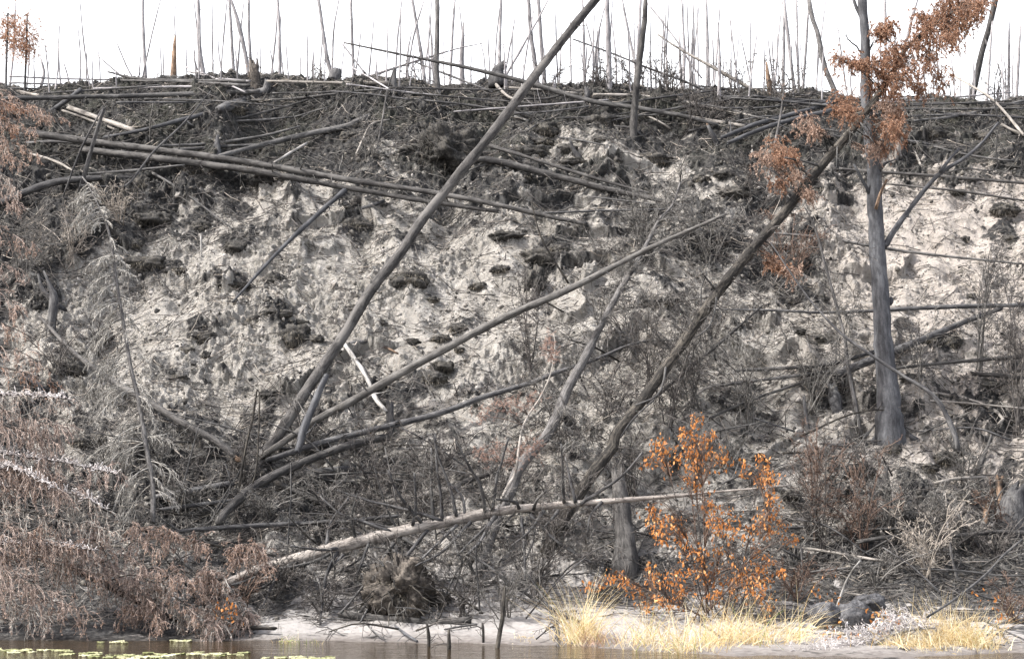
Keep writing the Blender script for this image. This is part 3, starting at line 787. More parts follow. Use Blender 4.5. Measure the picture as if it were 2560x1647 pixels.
L('fallen_branch', 'branch', 'pale broken branch with orange split tip near the left edge', [A(180, 1050), A(380, 1110), A(510, 1180)], (9, 10, 5), 'pale', lift=.1)
L('fallen_log', FL, 'dark low log above the double logs at far upper left, behind brown needles', [A(800, 705), A(1200, 705), A(1700, 700)], (7, 8, 6), 'char')
L('fallen_log', FL, 'dark log end poking from turf near the top of the main leaning trunk', [B(70, 640), B(110, 700), B(150, 760)], (10, 11, 14), 'char', Y=(None, None))

# --- the main leaning trunk and its neighbours
_, XM, RM = L('leaning_dead_tree', 'dead tree', 'longest bare trunk leaning across the centre and out of the top of the picture', [Q(440, 940), Q(560, 720), Q(660, 600), Q(800, 380), Q(960, 120), E(20, 830), E(220, 500), E(420, 250), B(560, 1520), B(800, 1220), B(1050, 910), B(1330, 535), B(1600, 190), B(1800, -50)], (40, 38, 37, 35, 34, 33, 32, 31, 29, 28), 'brown', Y=(None, (2.0,)), stubs=9, amp=.06, S=16)
L('leaning_dead_tree', 'dead tree', 'blue grey crooked prong propped against the foot of the longest leaning trunk', [Q(860, 740), Q(930, 480), Q(1000, 320), Q(1060, 170), Q(1140, -10)], (24, 27, 26, 24, 17), 'blue', Y=(32.7, 33.3), stubs=3, twigs=5)
L('leaning_dead_tree', 'dead tree', 'straight knotted pole slanting up right across the lower middle, ringed with dark knots', [Q(640, 690), Q(900, 510), Q(1020, 430), Q(1300, 285), E(0, 1318), E(600, 978), E(1150, 690), E(1600, 490), E(2100, 235), F(120, 75), F(320, -15)], (22, 24, 27, 27, 26, 25, 23, 20, 14, 9), 'scraped', Y=(None, (-.5,)), stubs=12, stub_mat='grey', S=14, lift=.5)
L('fallen_log', FL, 'charred black log below the knotted pole, running up right over the sand', [Q(560, 815), Q(900, 700), Q(1180, 615), Q(1500, 540), Q(1848, 450), E(350, 1440), E(700, 1350), E(1000, 1240), E(1300, 1150), E(1520, 1065), E(1760, 985), E(2050, 870), E(2365, 850)], (19, 21, 22, 20, 19, 16, 13, 10, 7), 'char', lift=.3, stubs=8, twigs=8)
L('fallen_log', FL, 'bent grey log curving down to the left under the black log', [Q(105, 1440), Q(140, 1340), Q(210, 1270), Q(420, 1080), Q(700, 925), Q(1000, 795), Q(1280, 690), Q(1500, 630), Q(1720, 590)], (30, 32, 32, 30, 28, 28, 30, 28), 'brown', lift=.3, stubs=4, twigs=16)
L('fallen_log', FL, 'black log lying low behind the bent grey log', [Q(820, 950), Q(1100, 915), Q(1420, 885)], (24, 24, 20), 'char', lift=.05)
L('fallen_log', FL, 'brown log slanting down right to an orange broken end left of the trunk foot', [D(270, 690), D(520, 950), D(760, 1125), D(1010, 1270), D(1230, 1405), D(1470, 1540), G(1640, 160)], (12, 15, 18, 22, 24, 24, 24), 'brown', lift=.16, raw=1, stubs=5)
L('fallen_log', FL, 'dark level log crossing the brush below the bent grey log', [G(1000, 690), G(1200, 662), G(1700, 626), G(2365, 592), H(150, 578), H(420, 555)], (11, 15, 17, 16, 14, 12), 'char', lift=.3, stubs=6, twigs=12)
L('fallen_log', FL, 'thin black log end left of the dark level log, behind grey twigs', [G(780, 742), G(900, 706), G(1000, 688)], (9, 10, 9), 'char', lift=.3)
L('fallen_log', FL, 'charred log half hidden in brush left of the bent grey log', [G(1050, 430), G(1300, 385), G(1600, 330)], (18, 20, 20), 'char', lift=.12, twigs=8)
L('fallen_log', FL, 'black charred log beside the bent stem, deep in the brush', [G(1050, 520), G(1350, 480), G(1650, 440)], (13, 14, 12), 'char', lift=.1)
L('broken_sapling', 'dead sapling', 'thin stem snapped over into an upside down V beside the trunk foot', [Q(300, 1080), Q(320, 920), Q(375, 640), Q(430, 400), Q(470, 140), Q(482, 108), Q(495, 180), Q(490, 500), Q(470, 860), Q(430, 1030)], (8, 8, 8, 8, 6, 6, 6, 5, 4), 'flaky', Y=(32.6, 32.5))
L('fallen_branch', 'branch', 'peeled white bleached branch lying down the sand below the longest leaning trunk', [E(20, 870), E(110, 990), E(200, 1150), E(260, 1270), E(325, 1345)], (13, 17, 14, 17, 12), 'white', lift=.22, amp=.6, stubs=3)
L('charred_stump', 'stump', 'charred upright stump at the lower end of the white bleached branch', [E(345, 1480), E(342, 1390), E(345, 1290)], (28, 26, 24), 'char', Y=(None, (.05,)), jag=(.3, 1.2))
L('fallen_log', FL, 'black bark slab lying beside the white bleached branch', [E(-30, 905), E(120, 870), E(270, 850)], (18, 18, 14), 'char', lift=.05)
L('fallen_branch', 'branch', 'orange split wood chunk right of the black bark slab', [E(250, 875), E(320, 905), E(400, 945)], (8, 9, 4), 'torn', lift=.08)
L('fallen_log', FL, 'upper thin one of the pair of logs right of the longest leaning trunk', [B(1015, 1000), B(1300, 1085), B(1700, 1210), B(2120, 1330)], (14, 12, 11, 7), 'brown', lift=.2, stubs=6)
L('fallen_log', FL, 'lower thick one of the pair of logs right of the longest leaning trunk', [B(930, 1090), B(1150, 1125), B(1500, 1215), B(1900, 1315), B(2365, 1420), E(2420, 0)], (20, 24, 22, 19, 15, 10), 'brown', lift=.14, stubs=7, twigs=10)
L('fallen_branch', 'branch', 'grey branch reaching left from the thick log to the leaning trunk', [B(870, 1180), B(960, 1145), B(1090, 1110)], (7, 8, 6), 'grey', lift=.15)
L('fallen_branch', 'branch', 'short white stick on dark turf left of the longest leaning trunk', [B(885, 722), B(1020, 752)], (7, 6), 'white', lift=.04)
L('fallen_branch', 'branch', 'short white stick on dark turf right of the longest leaning trunk', [B(1170, 792), B(1295, 832)], (7, 7), 'white', lift=.04)
L('fallen_log', FL, 'short dark round log on the sand below the lower double log', [B(150, 1432), B(230, 1410), B(310, 1380)], (11, 12, 10), 'char', lift=.03)
L('fallen_branch', 'branch', 'short thin white post stuck in the sand at left', [D(1385, 275), D(1383, 210), D(1380, 130)], (6, 7, 6), 'white', Y=(None, (0,)))
L('fallen_log', FL, 'dark thin log running along the turf below the crest in the middle', [B(330, 742), B(600, 735), B(860, 722)], (4, 4, 3), 'char')
L('fallen_branch', 'branch', 'bent tan twig arching over turf left of the main trunk', [B(110, 1060), B(170, 930), B(220, 850), B(340, 822)], (5, 6, 5, 3), 'pale', lift=.2)
L('dead_sapling', 'dead sapling', 'thin stem slanting down from the crest to the sand, orange at its foot', [B(245, 1060), B(290, 830), B(330, 600), B(370, 480)], (5, 5, 4, 3), 'brown', Y=(None, (1.2,)))

# --- crest logs in the middle and right
L('fallen_log', FL, 'long fallen pole from the sky down over the crest, passing behind the longest leaning trunk', [B(30, 295), B(480, 388), B(850, 462), B(1250, 558), B(1700, 690), B(2030, 742), B(2365, 800), C(250, 860)], (5, 8, 11, 14, 17, 17, 16, 14), 'grey', Y=(42.0, 40.6), stubs=10)
L('fallen_log', FL, 'fallen pole whose thin end lifts right into the sky behind a standing grey pole', [B(150, 548), B(350, 478), B(600, 398), B(790, 340), B(1000, 295)], (10, 9, 8, 5, 2), 'pole', Y=(42.6, 42.6), stubs=5)
L('fallen_log', FL, 'pale log along the crest right of the burnt stump', [B(1130, 602), B(1400, 625), B(1640, 645)], (9, 10, 9), 'pale')
L('fallen_log', FL, 'bent pale root hooked over the burnt crest stump', [B(1045, 530), B(1080, 590), B(1150, 660), B(1230, 690)], (9, 12, 9, 6), 'pale', lift=.15)
L('burnt_stump', 'stump', 'burnt blocky stump standing black against the sky on the crest', [B(1085, 600), B(1080, 540), B(1090, 480), B(1130, 445)], (60, 58, 40, 26), 'char', Y=(42.0, 42.1), jag=(.3, .9), twigs=10)
L('burnt_stump', 'stump', 'low dark rotten stump on the crest line left of the orange tuft trunks, ragged top', [A(2290, 560), A(2310, 500), A(2330, 470)], (40, 46, 26), 'char', Y=(42.2, 42.3), jag=(.3, 1.))
L('burnt_stump', 'stump', 'dark narrow stump standing on the crest left of a straight grey pole', [B(372, 655), B(370, 560), B(375, 480)], (22, 20, 14), 'char', Y=(None, (.1,)), jag=(.3, 1.5))
L('fallen_log', FL, 'pale log running level along the crest right of the longest leaning trunk', [B(1740, 650), B(2050, 660), B(2365, 700), C(300, 760), C(500, 800)], (9, 11, 12, 10, 8), 'pale')
L('fallen_log', FL, 'thin charred pole slanting down from the sky through the pole thicket', [B(1600, 270), B(1880, 372), B(2100, 462), B(2365, 560), C(200, 640)], (5, 6, 7, 8, 8), 'char', Y=(43.0, 42.2), stubs=14, twigs=30)
L('fallen_log', FL, 'pale straight pole slanting down right from the sky to the crest logs', [C(-150, 240), C(0, 340), C(300, 505), C(640, 700), C(780, 780)], (6, 9, 12, 14, 13), 'pale', Y=(42.6, 41.6), stubs=3)
L('fallen_log', FL, 'thin fallen pole slanting left up into the sky from the crest centre', [B(-5, 275), B(90, 400), B(185, 525)], (5, 6, 7), 'pole', Y=(42.8, 42.7))
L('fallen_log', FL, 'thin dark pole leaning left through the thicket right of the tall trunk', [B(2110, 20), B(2230, 170), B(2345, 325), C(60, 420), C(150, 540)], (5, 6, 6, 6, 6), 'pole', Y=(43.2, 42.8))
L('fallen_log', FL, 'pale thin pole slanting behind the brown needles at upper right', [C(1840, 500), C(2000, 590), C(2160, 695), C(2365, 930)], (6, 8, 9, 10), 'pale', Y=(42.6, 40.6))
for k, (pp, w, mt, lb) in enumerate([
    ([C(1500, 715), C(1900, 712), C(2365, 716)], 6, 'char', 'topmost thin charred log on the crest at far right'),
    ([C(1480, 750), C(1900, 752), C(2365, 745)], 8, 'grey', 'second thin log below the crest line at far right'),
    ([C(1600, 835), C(1900, 800), C(2170, 742), C(2365, 695)], 11, 'grey', 'grey log rising to the right edge over the stacked crest logs'),
    ([C(1560, 800), C(1900, 790), C(2200, 800), C(2400, 815)], 8, 'char', 'charred log lying level under the rising grey log at far right'),
    ([C(1500, 960), C(1620, 980), C(1760, 1008)], 14, 'char', 'short dark log right of the tall grey standing tree, under the crest'),
    ([C(1590, 1000), C(1640, 1100), C(1672, 1192)], 9, 'pale', 'right one of two pale leaning sticks beside the tall grey standing tree'),
    ([C(1525, 1005), C(1560, 1100), C(1570, 1180)], 7, 'pale', 'left one of two pale leaning sticks beside the tall grey standing tree'),
    ([C(2210, 855), C(2290, 900), C(2400, 945)], 11, 'pale', 'pale log running off the right edge below the crest'),
    ([C(1750, 1010), C(2000, 1070), C(2300, 1110)], 8, 'grey', 'thin grey log slanting across pale sand under the short dark log'),
    ([C(1080, 1160), C(1400, 1185), C(1900, 1222), C(2400, 1262)], 11, 'brown', 'brown log crossing behind the tall grey standing tree, high on the sand'),
    ([C(1420, 1265), C(1900, 1312), C(2400, 1385)], 8, 'brown', 'lower brown log right of the tall grey standing tree, sagging to the edge'),
    ([C(280, 950), C(450, 880), C(600, 832), C(1040, 715)], 16, 'blue', 'upper of two slate grey logs side by side near the crest, roots at left'),
    ([C(330, 985), C(480, 920), C(700, 842), C(1060, 755)], 16, 'blue', 'lower of two slate grey logs side by side near the crest, roots at left'),
    ([C(-50, 780), C(150, 820), C(450, 870)], 13, 'pale', 'pale log end behind the two slate grey logs'),
    ([C(60, 900), C(250, 870), C(500, 850)], 6, 'char', 'thin black stick over the roots of the two slate grey logs'),
    ([C(0, 700), C(300, 745), C(600, 830)], 8, 'grey', 'grey log slanting along the crest above the two slate grey logs'),
    ([C(100, 590), C(450, 620), C(900, 660)], 7, 'char', 'charred log across the crest through the pole thicket'),
    ([C(500, 660), C(800, 700), C(1050, 690)], 10, 'char', 'charred log on the crest left of the tall grey standing tree'),
    ([C(0, 560), C(200, 610), C(480, 690)], 7, 'grey', 'grey crest log sloping under the pole thicket'),
    ([C(740, 900), C(1000, 930), C(1240, 960)], 9, 'grey', 'grey log half hidden by brown needles left of the tall grey tree'),
    ([B(2080, 785), B(2180, 830), B(2275, 885)], 7, 'pale', 'short pale stick right of the foot of the tall trunk'),
    ([B(1880, 870), B(2000, 880), B(2110, 960)], 5, 'grey', 'thin grey stick left of the foot of the tall trunk below the crest'),
    ([B(1500, 945), B(1650, 965), B(1820, 1000)], 5, 'char', 'thin dark stick lying above the upper sand streak'),
    ([B(1680, 825), B(1850, 800), B(1990, 775)], 5, 'grey', 'thin curved stick on dark turf left of the tall trunk'),
    ([B(1290, 900), B(1380, 840), B(1470, 812)], 5, 'grey', 'thin grey stick on turf right of the longest leaning trunk'),
    ([B(1400, 1465), B(1800, 1450), B(2250, 1440)], 8, 'char', 'dark level log under the thick log at centre right'),
    ([B(1700, 1350), B(2000, 1385), B(2300, 1420)], 6, 'grey', 'thin grey log along the lower side of the thick log at centre right'),
]):
    L('fallen_log', FL, lb, pp, (w * .8, w, w * .9), mt, lift=.08, stubs=2)

# --- lower right
L('fallen_log', FL, 'long thin log level behind the tall grey tree, thicker toward the right edge', [F(240, 640), F(700, 652), F(1000, 664), F(1320, 652), F(1700, 630), F(2000, 620), F(2420, 610)], (7, 8, 9, 12, 15, 16, 16), 'char', lift=.3, stubs=8)
L('fallen_log', FL, 'thin log crossing the sand behind the tall grey tree at mid height', [F(640, 118), F(1000, 152), F(1300, 205), F(1700, 262), F(2400, 335)], (8, 10, 10, 8, 6), 'grey', lift=.15, stubs=4)
L('fallen_log', FL, 'stout dark log rising right from behind the tall grey tree', [F(1040, 1105), F(1330, 985), F(1480, 925), F(1750, 812), F(2000, 712), F(2210, 636)], (32, 28, 25, 20, 17, 13), 'char', lift=.25, stubs=5)
L('fallen_log', FL, 'dark log meeting the stout log left of the tall grey tree', [F(930, 1035), F(1100, 1000), F(1330, 935)], (12, 14, 14), 'char', lift=.2)
L('fallen_log', FL, 'brown log running level from the tall grey tree to the right edge', [F(1470, 1048), F(1900, 1002), F(2420, 962)], (9, 12, 15), 'brown', lift=.2, stubs=4)
L('leaning_sapling', 'dead sapling', 'black curved stem arching down right across the front of the tall grey tree', [I(1905, 90), F(1890, 1500), F(1800, 1310), F(1700, 1200), F(1500, 1075), F(1300, 945), F(1120, 820), F(1000, 700), F(880, 560), F(720, 330), F(620, 180)], (22, 18, 14, 12, 10, 9, 8, 6, 4, 3), 'char', Y=(32.2, 33.0), stubs=4, amp=.3)
L('leaning_sapling', 'dead sapling', 'brown slanting stem right of the dark leaning conifer, parallel to its trunk', [F(-120, 1200), F(0, 1100), F(130, 990), F(300, 850), F(460, 710), F(570, 615)], (13, 14, 13, 11, 8, 5), 'brown', Y=(None, (1.0,)), lift=.5, stubs=6)
for pp, w, mt, lf, lb in [
    ([F(270, 1165), F(600, 1122), F(900, 1085), F(1180, 1050)], 12, 'grey', .15, 'grey log lying left of the stout dark log, behind bare shrubs'),
    ([F(380, 1062), F(640, 1050), F(920, 1035)], 12, 'grey', .1, 'short grey log above the grey log left of the tall tree'),
    ([F(1500, 1255), F(1900, 1280), F(2400, 1325)], 7, 'pale', .1, 'slim pale log below the brown level log at the right edge'),
    ([F(1700, 1210), F(1900, 1240), F(2120, 1310), F(2220, 1390), F(2180, 1440)], 12, 'pale', .1, 'hooked pale log bending back at its right end'),
    ([F(2000, 1085), F(2200, 1095), F(2400, 1125)], 17, 'brown', .1, 'brown log stub running off the right edge under the brown level log'),
    ([F(0, 1330), F(150, 1200), F(260, 1160)], 12, 'pale', .1, 'pale slanting log behind the top of the orange leaved bush'),
    ([F(200, 1390), F(500, 1260), F(880, 1130)], 10, 'grey', .08, 'grey log low in the shrubs left of the tall grey tree'),
    ([I(1220, 735), I(1500, 695), I(1900, 690), I(2150, 668), I(2420, 672)], 16, 'brown', .2, 'long brown log level through the brush at lower right'),
    ([I(1050, 680), I(1300, 650), I(1600, 640)], 9, 'grey', .15, 'grey log just above the long brown log at lower right'),
    ([I(700, 760), I(950, 790), I(1300, 850), I(1420, 870)], 10, 'pale', .12, 'pale weathered log under the brush right of the orange leaved bush'),
    ([I(1640, 920), I(1900, 930), I(2200, 965), I(2400, 965)], 7, 'grey', .2, 'thin grey log above the golden grass at lower right'),
    ([I(900, 940), I(1300, 900), I(1550, 880)], 9, 'grey', .15, 'grey log behind the charred round boulders'),
    ([I(1150, 1085), I(1280, 1105), I(1380, 1115)], 8, 'pale', .3, 'short tan branch propped above the charred round boulders'),
    ([I(1750, 330), I(1900, 300), I(2100, 290)], 11, 'pale', .1, 'pale brown log left of the orange split stump at the right edge'),
    ([I(1280, 80), I(1150, 75), I(960, 60)], 9, 'grey', .1, 'grey log below the foot of the tall grey tree'),
    ([I(480, 620), I(700, 640), I(1000, 620)], 10, 'char', .2, 'charred log behind the orange leaved bush'),
    ([I(1600, 830), I(1750, 822), I(1860, 825)], 12, 'pale', .1, 'short pale log in the brush below the long brown log'),
    ([H(0, 1230), H(300, 1265), H(600, 1290), H(900, 1270)], 30, 'brown', -.05, 'half buried log on the mud by the water, below the upturned roots'),
    ([H(-30, 940), H(150, 900), H(260, 880)], 15, 'grey', .02, 'grey log on the mud behind the upturned roots'),
    ([H(380, 1310), H(450, 1365), H(530, 1415)], 9, 'blue', .02, 'slate grey branch sliding into the water below the half buried log'),
    ([H(180, 1290), H(230, 1350), H(310, 1405)], 6, 'grey', .02, 'thin grey branch sliding into the water left of the slate grey one'),
    ([H(720, 1335), H(850, 1310), H(940, 1300)], 8, 'grey', .0, 'grey stick lying on the mud at the waterline'),
    ([H(1350, 1400), H(1450, 1320), H(1560, 1260)], 5, 'char', .05, 'thin black stick on the mud left of the golden tuft'),
    ([H(250, 480), H(550, 415), H(820, 360)], 27, 'pale', .02, 'fat dusty log end lying above the pale trunk, half buried'),
    ([H(750, 370), H(900, 310), H(1050, 260)], 20, 'brown', .02, 'dark brown log joining the fat dusty log'),
    ([Q(650, 1010), Q(850, 1110), Q(1050, 1200), Q(1200, 1260)], 19, 'brown', .1, 'brown log with a pink raw scrape lying under the level dark log'),
    ([H(-10, 560), H(150, 585), H(330, 560)], 12, 'char', .2, 'short charred log behind the left half of the pale trunk'),
    ([D(140, 1075), D(220, 1130), D(300, 1190)], 20, 'blue', .25, 'slate grey log end poking from brown boughs at left'),
    ([I(1700, 1250), I(1900, 1120), I(2100, 960), I(2220, 830), I(2350, 720)], 9, 'grey', .5, 'curved grey stem sweeping up to the right edge'),
]:
    L('fallen_log', FL, lb, pp, (w * .85, w, w * .9), mt, lift=lf, stubs=2, twigs=3 if w < 14 else 5)
# odd sticks that stand
for pp, w, mt, dy, lb in [
    ([I(1030, 1320), I(1100, 1120), I(1165, 960), I(1240, 862)], 8, 'white', -.2, 'white bent stick standing in front of the charred round boulders'),
    ([I(1910, 1010), I(1870, 850), I(1838, 605)], 9, 'lichen', 0, 'whitish pole standing in the brush at lower right'),
    ([I(840, 1020), I(840, 900), I(832, 780)], 6, 'lichen', 0, 'short grey pole standing right of the orange leaved bush'),
    ([H(610, 1455), H(610, 1390), H(600, 1305)], 12, 'flaky', 0, 'left one of two ragged posts standing in the water'),
    ([H(750, 1515), H(750, 1420), H(748, 1345)], 13, 'flaky', 0, 'right one of two ragged posts standing in the water'),
    ([H(1080, 1470), H(1100, 1350), H(1120, 1230), H(1130, 1050)], 15, 'flaky', 0, 'crooked debris draped snag standing at the waterline'),
    ([H(985, 1400), H(985, 1340), H(980, 1290)], 9, 'flaky', 0, 'small ragged post on the mud left of the crooked debris draped snag'),
    ([F(870, 1420), F(860, 1330), F(850, 1240)], 14, 'char', .1, 'broken reddish snag standing left of the foot of the tall grey tree'),
    ([I(1440, 620), I(1430, 400), I(1410, 220)], 24, 'brown', .1, 'brown broken stump standing in the brush at lower right'),
    ([I(1540, 610), I(1530, 480), I(1520, 370)], 18, 'flaky', .1, 'dark rotten stump right of the brown broken stump'),
    ([C(1700, 1010), C(1640, 1010), C(1610, 1000)], 8, 'pale', 0, 'stub of pale wood at the end of the short dark log'),
]:
    L('standing_snag', 'snag', lb, pp, (w, w, w * .7), mt, Y=(None, (dy,)), jag=(.4, 1.5), twigs=4)
L('charred_snag', 'snag', 'broad slate blue charred snag standing behind the orange leaved bush, widest at its foot', [H(1960, 910), H(1962, 800), H(1950, 620), H(1930, 430), H(1905, 250)], (104, 70, 58, 52, 42), 'brown', Y=(None, (.5,)), jag=(.2, 1.0), twigs=6, S=16)
L('charred_stump', 'stump', 'big burnt stump at the right edge with grey weathered front', [I(2280, 640), I(2290, 540), I(2300, 430), I(2330, 370)], (120, 105, 84, 50), 'char', Y=(None, (.25,)), jag=(.2, 1.2), twigs=6, S=16)
L('split_stump', 'stump', 'small stub with bright orange split top above the big burnt stump', [I(2200, 400), I(2195, 345), I(2200, 290)], (22, 24, 26), 'torn', Y=(None, (.05,)))
L('split_stump', 'stump', 'upright reddish split stub left of the big burnt stump', [I(2100, 600), I(2105, 540), I(2115, 480)], (17, 18, 13), 'torn', Y=(None, (0,)))
L('charred_roots', 'stump', 'black root stub clinging to the bank at left with two upright prongs', [D(360, 690), D(370, 560), D(340, 470), D(300, 380)], (30, 32, 14, 7), 'char', Y=(None, (.1,)), lift=.3, twigs=8)
L('charred_roots', 'stump', 'second black prong rising from the root stub at left', [D(345, 560), D(290, 500), D(262, 400)], (18, 14, 8), 'char', Y=(None, (.1,)), lift=.3)
L('charred_roots', 'stump', 'dark root lump by the foot of the curved black stem at lower right', [I(1960, 130), I(1890, 90), I(1850, 20)], (20, 16, 8), 'brown', Y=(None, (0,)), twigs=5)
L('charred_roots', 'stump', 'dark forked root standing right of the curved black stem', [I(2080, 160), I(2110, 90), I(2140, 0)], (18, 10, 6), 'brown', Y=(None, (.1,)), twigs=4)
L('charred_stump', 'stump', 'dark knot of roots behind the feet of the stout log, lower right', [F(1080, 1330), F(1060, 1230), F(1040, 1150)], (40, 44, 26), 'char', Y=(None, (.1,)), twigs=8)
L('charred_stump', 'stump', 'charred hollow stump jutting above the foot of the two slate logs', [C(260, 1000), C(230, 940), C(190, 860)], (18, 18, 8), 'char', Y=(None, (-.1,)), raw=1)
L('charred_stump', 'stump', 'burnt split stub with raw tip on the sand streak, centre right', [B(1640, 1080), B(1600, 1020), B(1580, 960)], (22, 14, 6), 'char', Y=(None, (0,)))
L('charred_stump', 'stump', 'dark thick post on the crest beside the thick straight pole', [B(1690, 690), B(1700, 650), B(1690, 600)], (24, 22, 12), 'char', Y=(None, (.1,)), jag=(.3, 1.5))
# foreground sticks over the water
for pp, w, mt, lb in [([I(150, 1302), I(300, 1400), I(450, 1524)], 8, 'char', 'dark straight stick slanting down into the water before the golden grass'),
                      ([I(2180, 1310), I(2240, 1410), I(2300, 1535)], 8, 'char', 'dark stick slanting down to the mud at the right corner'),
                      ([I(1440, 1445), I(1460, 1490), I(1485, 1540)], 7, 'char', 'short dark peg at the waterline beside the white twigs'),
                      ([I(1980, 1418), I(2110, 1425), I(2230, 1445)], 4, 'char', 'thin level twig before the right golden grass'),
                      ([I(2060, 1260), I(2200, 1330), I(2400, 1420)], 6, 'char', 'dark branch reaching to the right corner above the mud')]:
    L('fallen_branch', 'branch', lb, pp, (w, w, w * .8), mt, Y=(28.6, 27.6), twigs=3)
# ------------------------------------------------------------------ trees with limbs and dead foliage
def part_tube(pts, Y, w, mat, name, parent, root, S=7, amp=.12, n=None, rng=None, jag=(.2, .2), front=None):
    rng = rng or nrng()
    pts = np.array(pts, float)
    d = np.concatenate([[0], np.cumsum(np.linalg.norm(np.diff(pts, axis=0), axis=1))]); f = d / d[-1]
    Ys = np.interp(f, np.linspace(0, 1, len(Y)), Y)
    if front is not None:
        for q in range(1, len(pts)):
            h = hit(*pts[q])
            if h is not None: Ys[q] = min(Ys[q], h[1] - front)
    X = at_Y(pts[:, 0], pts[:, 1], Ys)
    Ln = np.linalg.norm(np.diff(X, axis=0), axis=1).sum()
    X = crom(X, n or int(np.clip(Ln / .09, 6, 40)))
    R = radii(X, w); X, R = wobble(X, R, rng, amp)
    o = trunk_mesh(X, R, rng, S, *jag).build(name, M[mat], root, parent)
    return o, X, R
TWMIN = .0039
def twig_part(lists, name, mat, root, parent, rng, S=3):
    b = MB()
    for P, R in lists:
        if len(P): add_tubes(b, P, np.maximum(R, TWMIN), S, rng.uniform(0, 1, len(P)))
    return b.build(name, M[mat], root, parent) if b.n else None
def tree(name, cat, label, pts, w, mat, Y, lift=.05, S=14, amp=.08, group=None):
    rng = nrng()
    X = axis3(pts, Y, lift); R = radii(X, w); X, R = wobble(X, R, rng, amp)
    if Y[0] is None: X, R = sink(X, R)
    root = X[0].copy()
    e = empty(name, root, label, cat, group)
    trunk_mesh(X, R, rng, S, .3, .3).build('trunk', M[mat], root, e)
    e['_px'] = list(map(float, pts[len(pts) // 2]))
    return e, root, X, R, rng
def tuft(P, per, rng, mat, root, parent, Ln=(.03, .06), W=(.007, .014), droop=.6, spread=.9, name='needles'):
    b = MB(); add_needles(b, P, per, rng, Ln, W, droop, spread); return b.build(name, M[mat], root, parent)

# --- the tall grey standing tree at right
e, root, X, R, rng = tree('standing_tree', 'tree', 'tall scorched grey tree standing upright at right, with one forked limb to its right',
    [F(1450, 1500), F(1440, 1380), F(1425, 1180), F(1400, 900), F(1385, 640), F(1368, 400), F(1350, 60), C(1340, 1400), C(1335, 1150), C(1300, 900), C(1275, 600), C(1276, 300), C(1258, 60), C(1250, -60)],
    (104, 80, 67, 61, 58, 56, 53, 50, 46, 39, 34, 32, 31, 29), 'blue', (None, (.6,)), S=20)
yt = X[:, 1].mean()
for pts, Y, w, mt, nm in [
    ([F(1395, 215), F(1425, 185), F(1460, 120), F(1550, -5), C(1620, 1385), C(1780, 1200), C(1960, 1085), C(2085, 975), C(2190, 840)], (yt, yt - .2, yt - .6), (24, 21, 18, 17, 15, 14, 12, 10, 7), 'blue', 'limb'),
    ([C(1790, 1185), C(1850, 1100), C(1922, 1020)], (yt - .35, yt - .3), (14, 11, 8), 'blue', 'limb'),
    ([C(1815, 1195), C(1960, 1160), C(2170, 1165), C(2172, 1000), C(2215, 780)], (yt - .35, yt - .7), (5, 5, 4, 3, 2), 'grey', 'limb'),
    ([C(2190, 840), C(2165, 700), C(2165, 560), C(2200, 420)], (yt - .6, yt - .6), (5, 4, 3, 2), 'grey', 'limb'),
    ([C(1320, 1360), C(1270, 1270), C(1195, 1130)], (yt, yt - .15), (14, 12, 7), 'blue', 'limb'),
    ([C(1370, 1180), C(1410, 1125), C(1500, 1092)], (yt, yt - .2), (16, 9, 3), 'blue', 'limb'),
    ([C(1345, 1440), C(1375, 1340), C(1422, 1232)], (yt - .2, yt - .35), (12, 11, 7), 'torn', 'limb'),
    ([C(1275, 180), C(1240, 110), C(1210, 50), C(1185, -30)], (yt + .3, yt + .3), (15, 13, 12, 11), 'blue', 'limb'),
    ([C(1250, 385), C(1215, 320), C(1165, 285), C(1140, 240)], (yt + .3, yt + .2), (6, 5, 4, 3), 'blue', 'limb'),
    ([C(1290, 370), C(1320, 310), C(1330, 280)], (yt + .3, yt + .2), (6, 5, 3), 'blue', 'limb'),
    ([F(1500, 1460), F(1560, 1510), F(1640, 1540)], (yt - .15, yt - .35), (44, 32, 14), 'blue', 'root'),
    ([F(1400, 1470), F(1350, 1530), F(1300, 1560)], (yt - .1, yt - .3), (42, 30, 14), 'blue', 'root'),
    ([F(1450, 1480), F(1455, 1560), F(1470, 1600)], (yt - .2, yt - .45), (46, 34, 16), 'blue', 'root'),
    ([F(1440, 560), F(1452, 580), F(1442, 610)], (yt - .02, yt - .05), (14, 17, 12), 'blue', 'knot')]:
    o, Xl, Rl = part_tube(pts, Y, w, mt, nm, e, root, front=-.03 if nm == 'root' else None)
    if nm == 'limb' and w[0] < 14:
        P, Rr = spawn(Xl[None], Rl[None], 6, rng, labs=(.1, .5), rr=.5, rabs=(.004, .007), wig=.15)
        twig_part([(P, Rr)], 'twigs', 'twig_grey', root, o, rng, 4)

# --- the slim grey tree left of it
e, root, X, R, rng = tree('slim_tree', 'tree', 'slim pale grey trunk standing just left of the tall grey tree', [F(1222, 1370), F(1160, 1060), F(1130, 830), F(1060, 560), F(1000, 350), F(950, 150), F(900, 20), C(860, 1430)], (16, 13, 12, 11, 10, 9, 7, 4), 'lichen', (None, (.5,)))
P, Rr = spawn(X[None], R[None], 34, rng, labs=(.2, .8), rr=0, rabs=(.004, .007), wig=.18, K=6, ang=(.6, 1.3)); P2, R2 = spawn(P, Rr, 3, rng, lenr=(.3, .6), rr=.7, wig=.2)
twig_part([(P, Rr), (P2, R2)], 'twigs', 'twig_grey', root, e, rng)
e, root, X, R, rng = tree('slim_tree', 'tree', 'thin pale young trunk left of the leaning conifer top, hung with rust needles', [C(600, 1300), C(625, 1150), C(660, 950), C(690, 800), C(705, 690), C(720, 560)], (9, 9, 9, 8, 6, 3), 'lichen', (None, (.4,)))
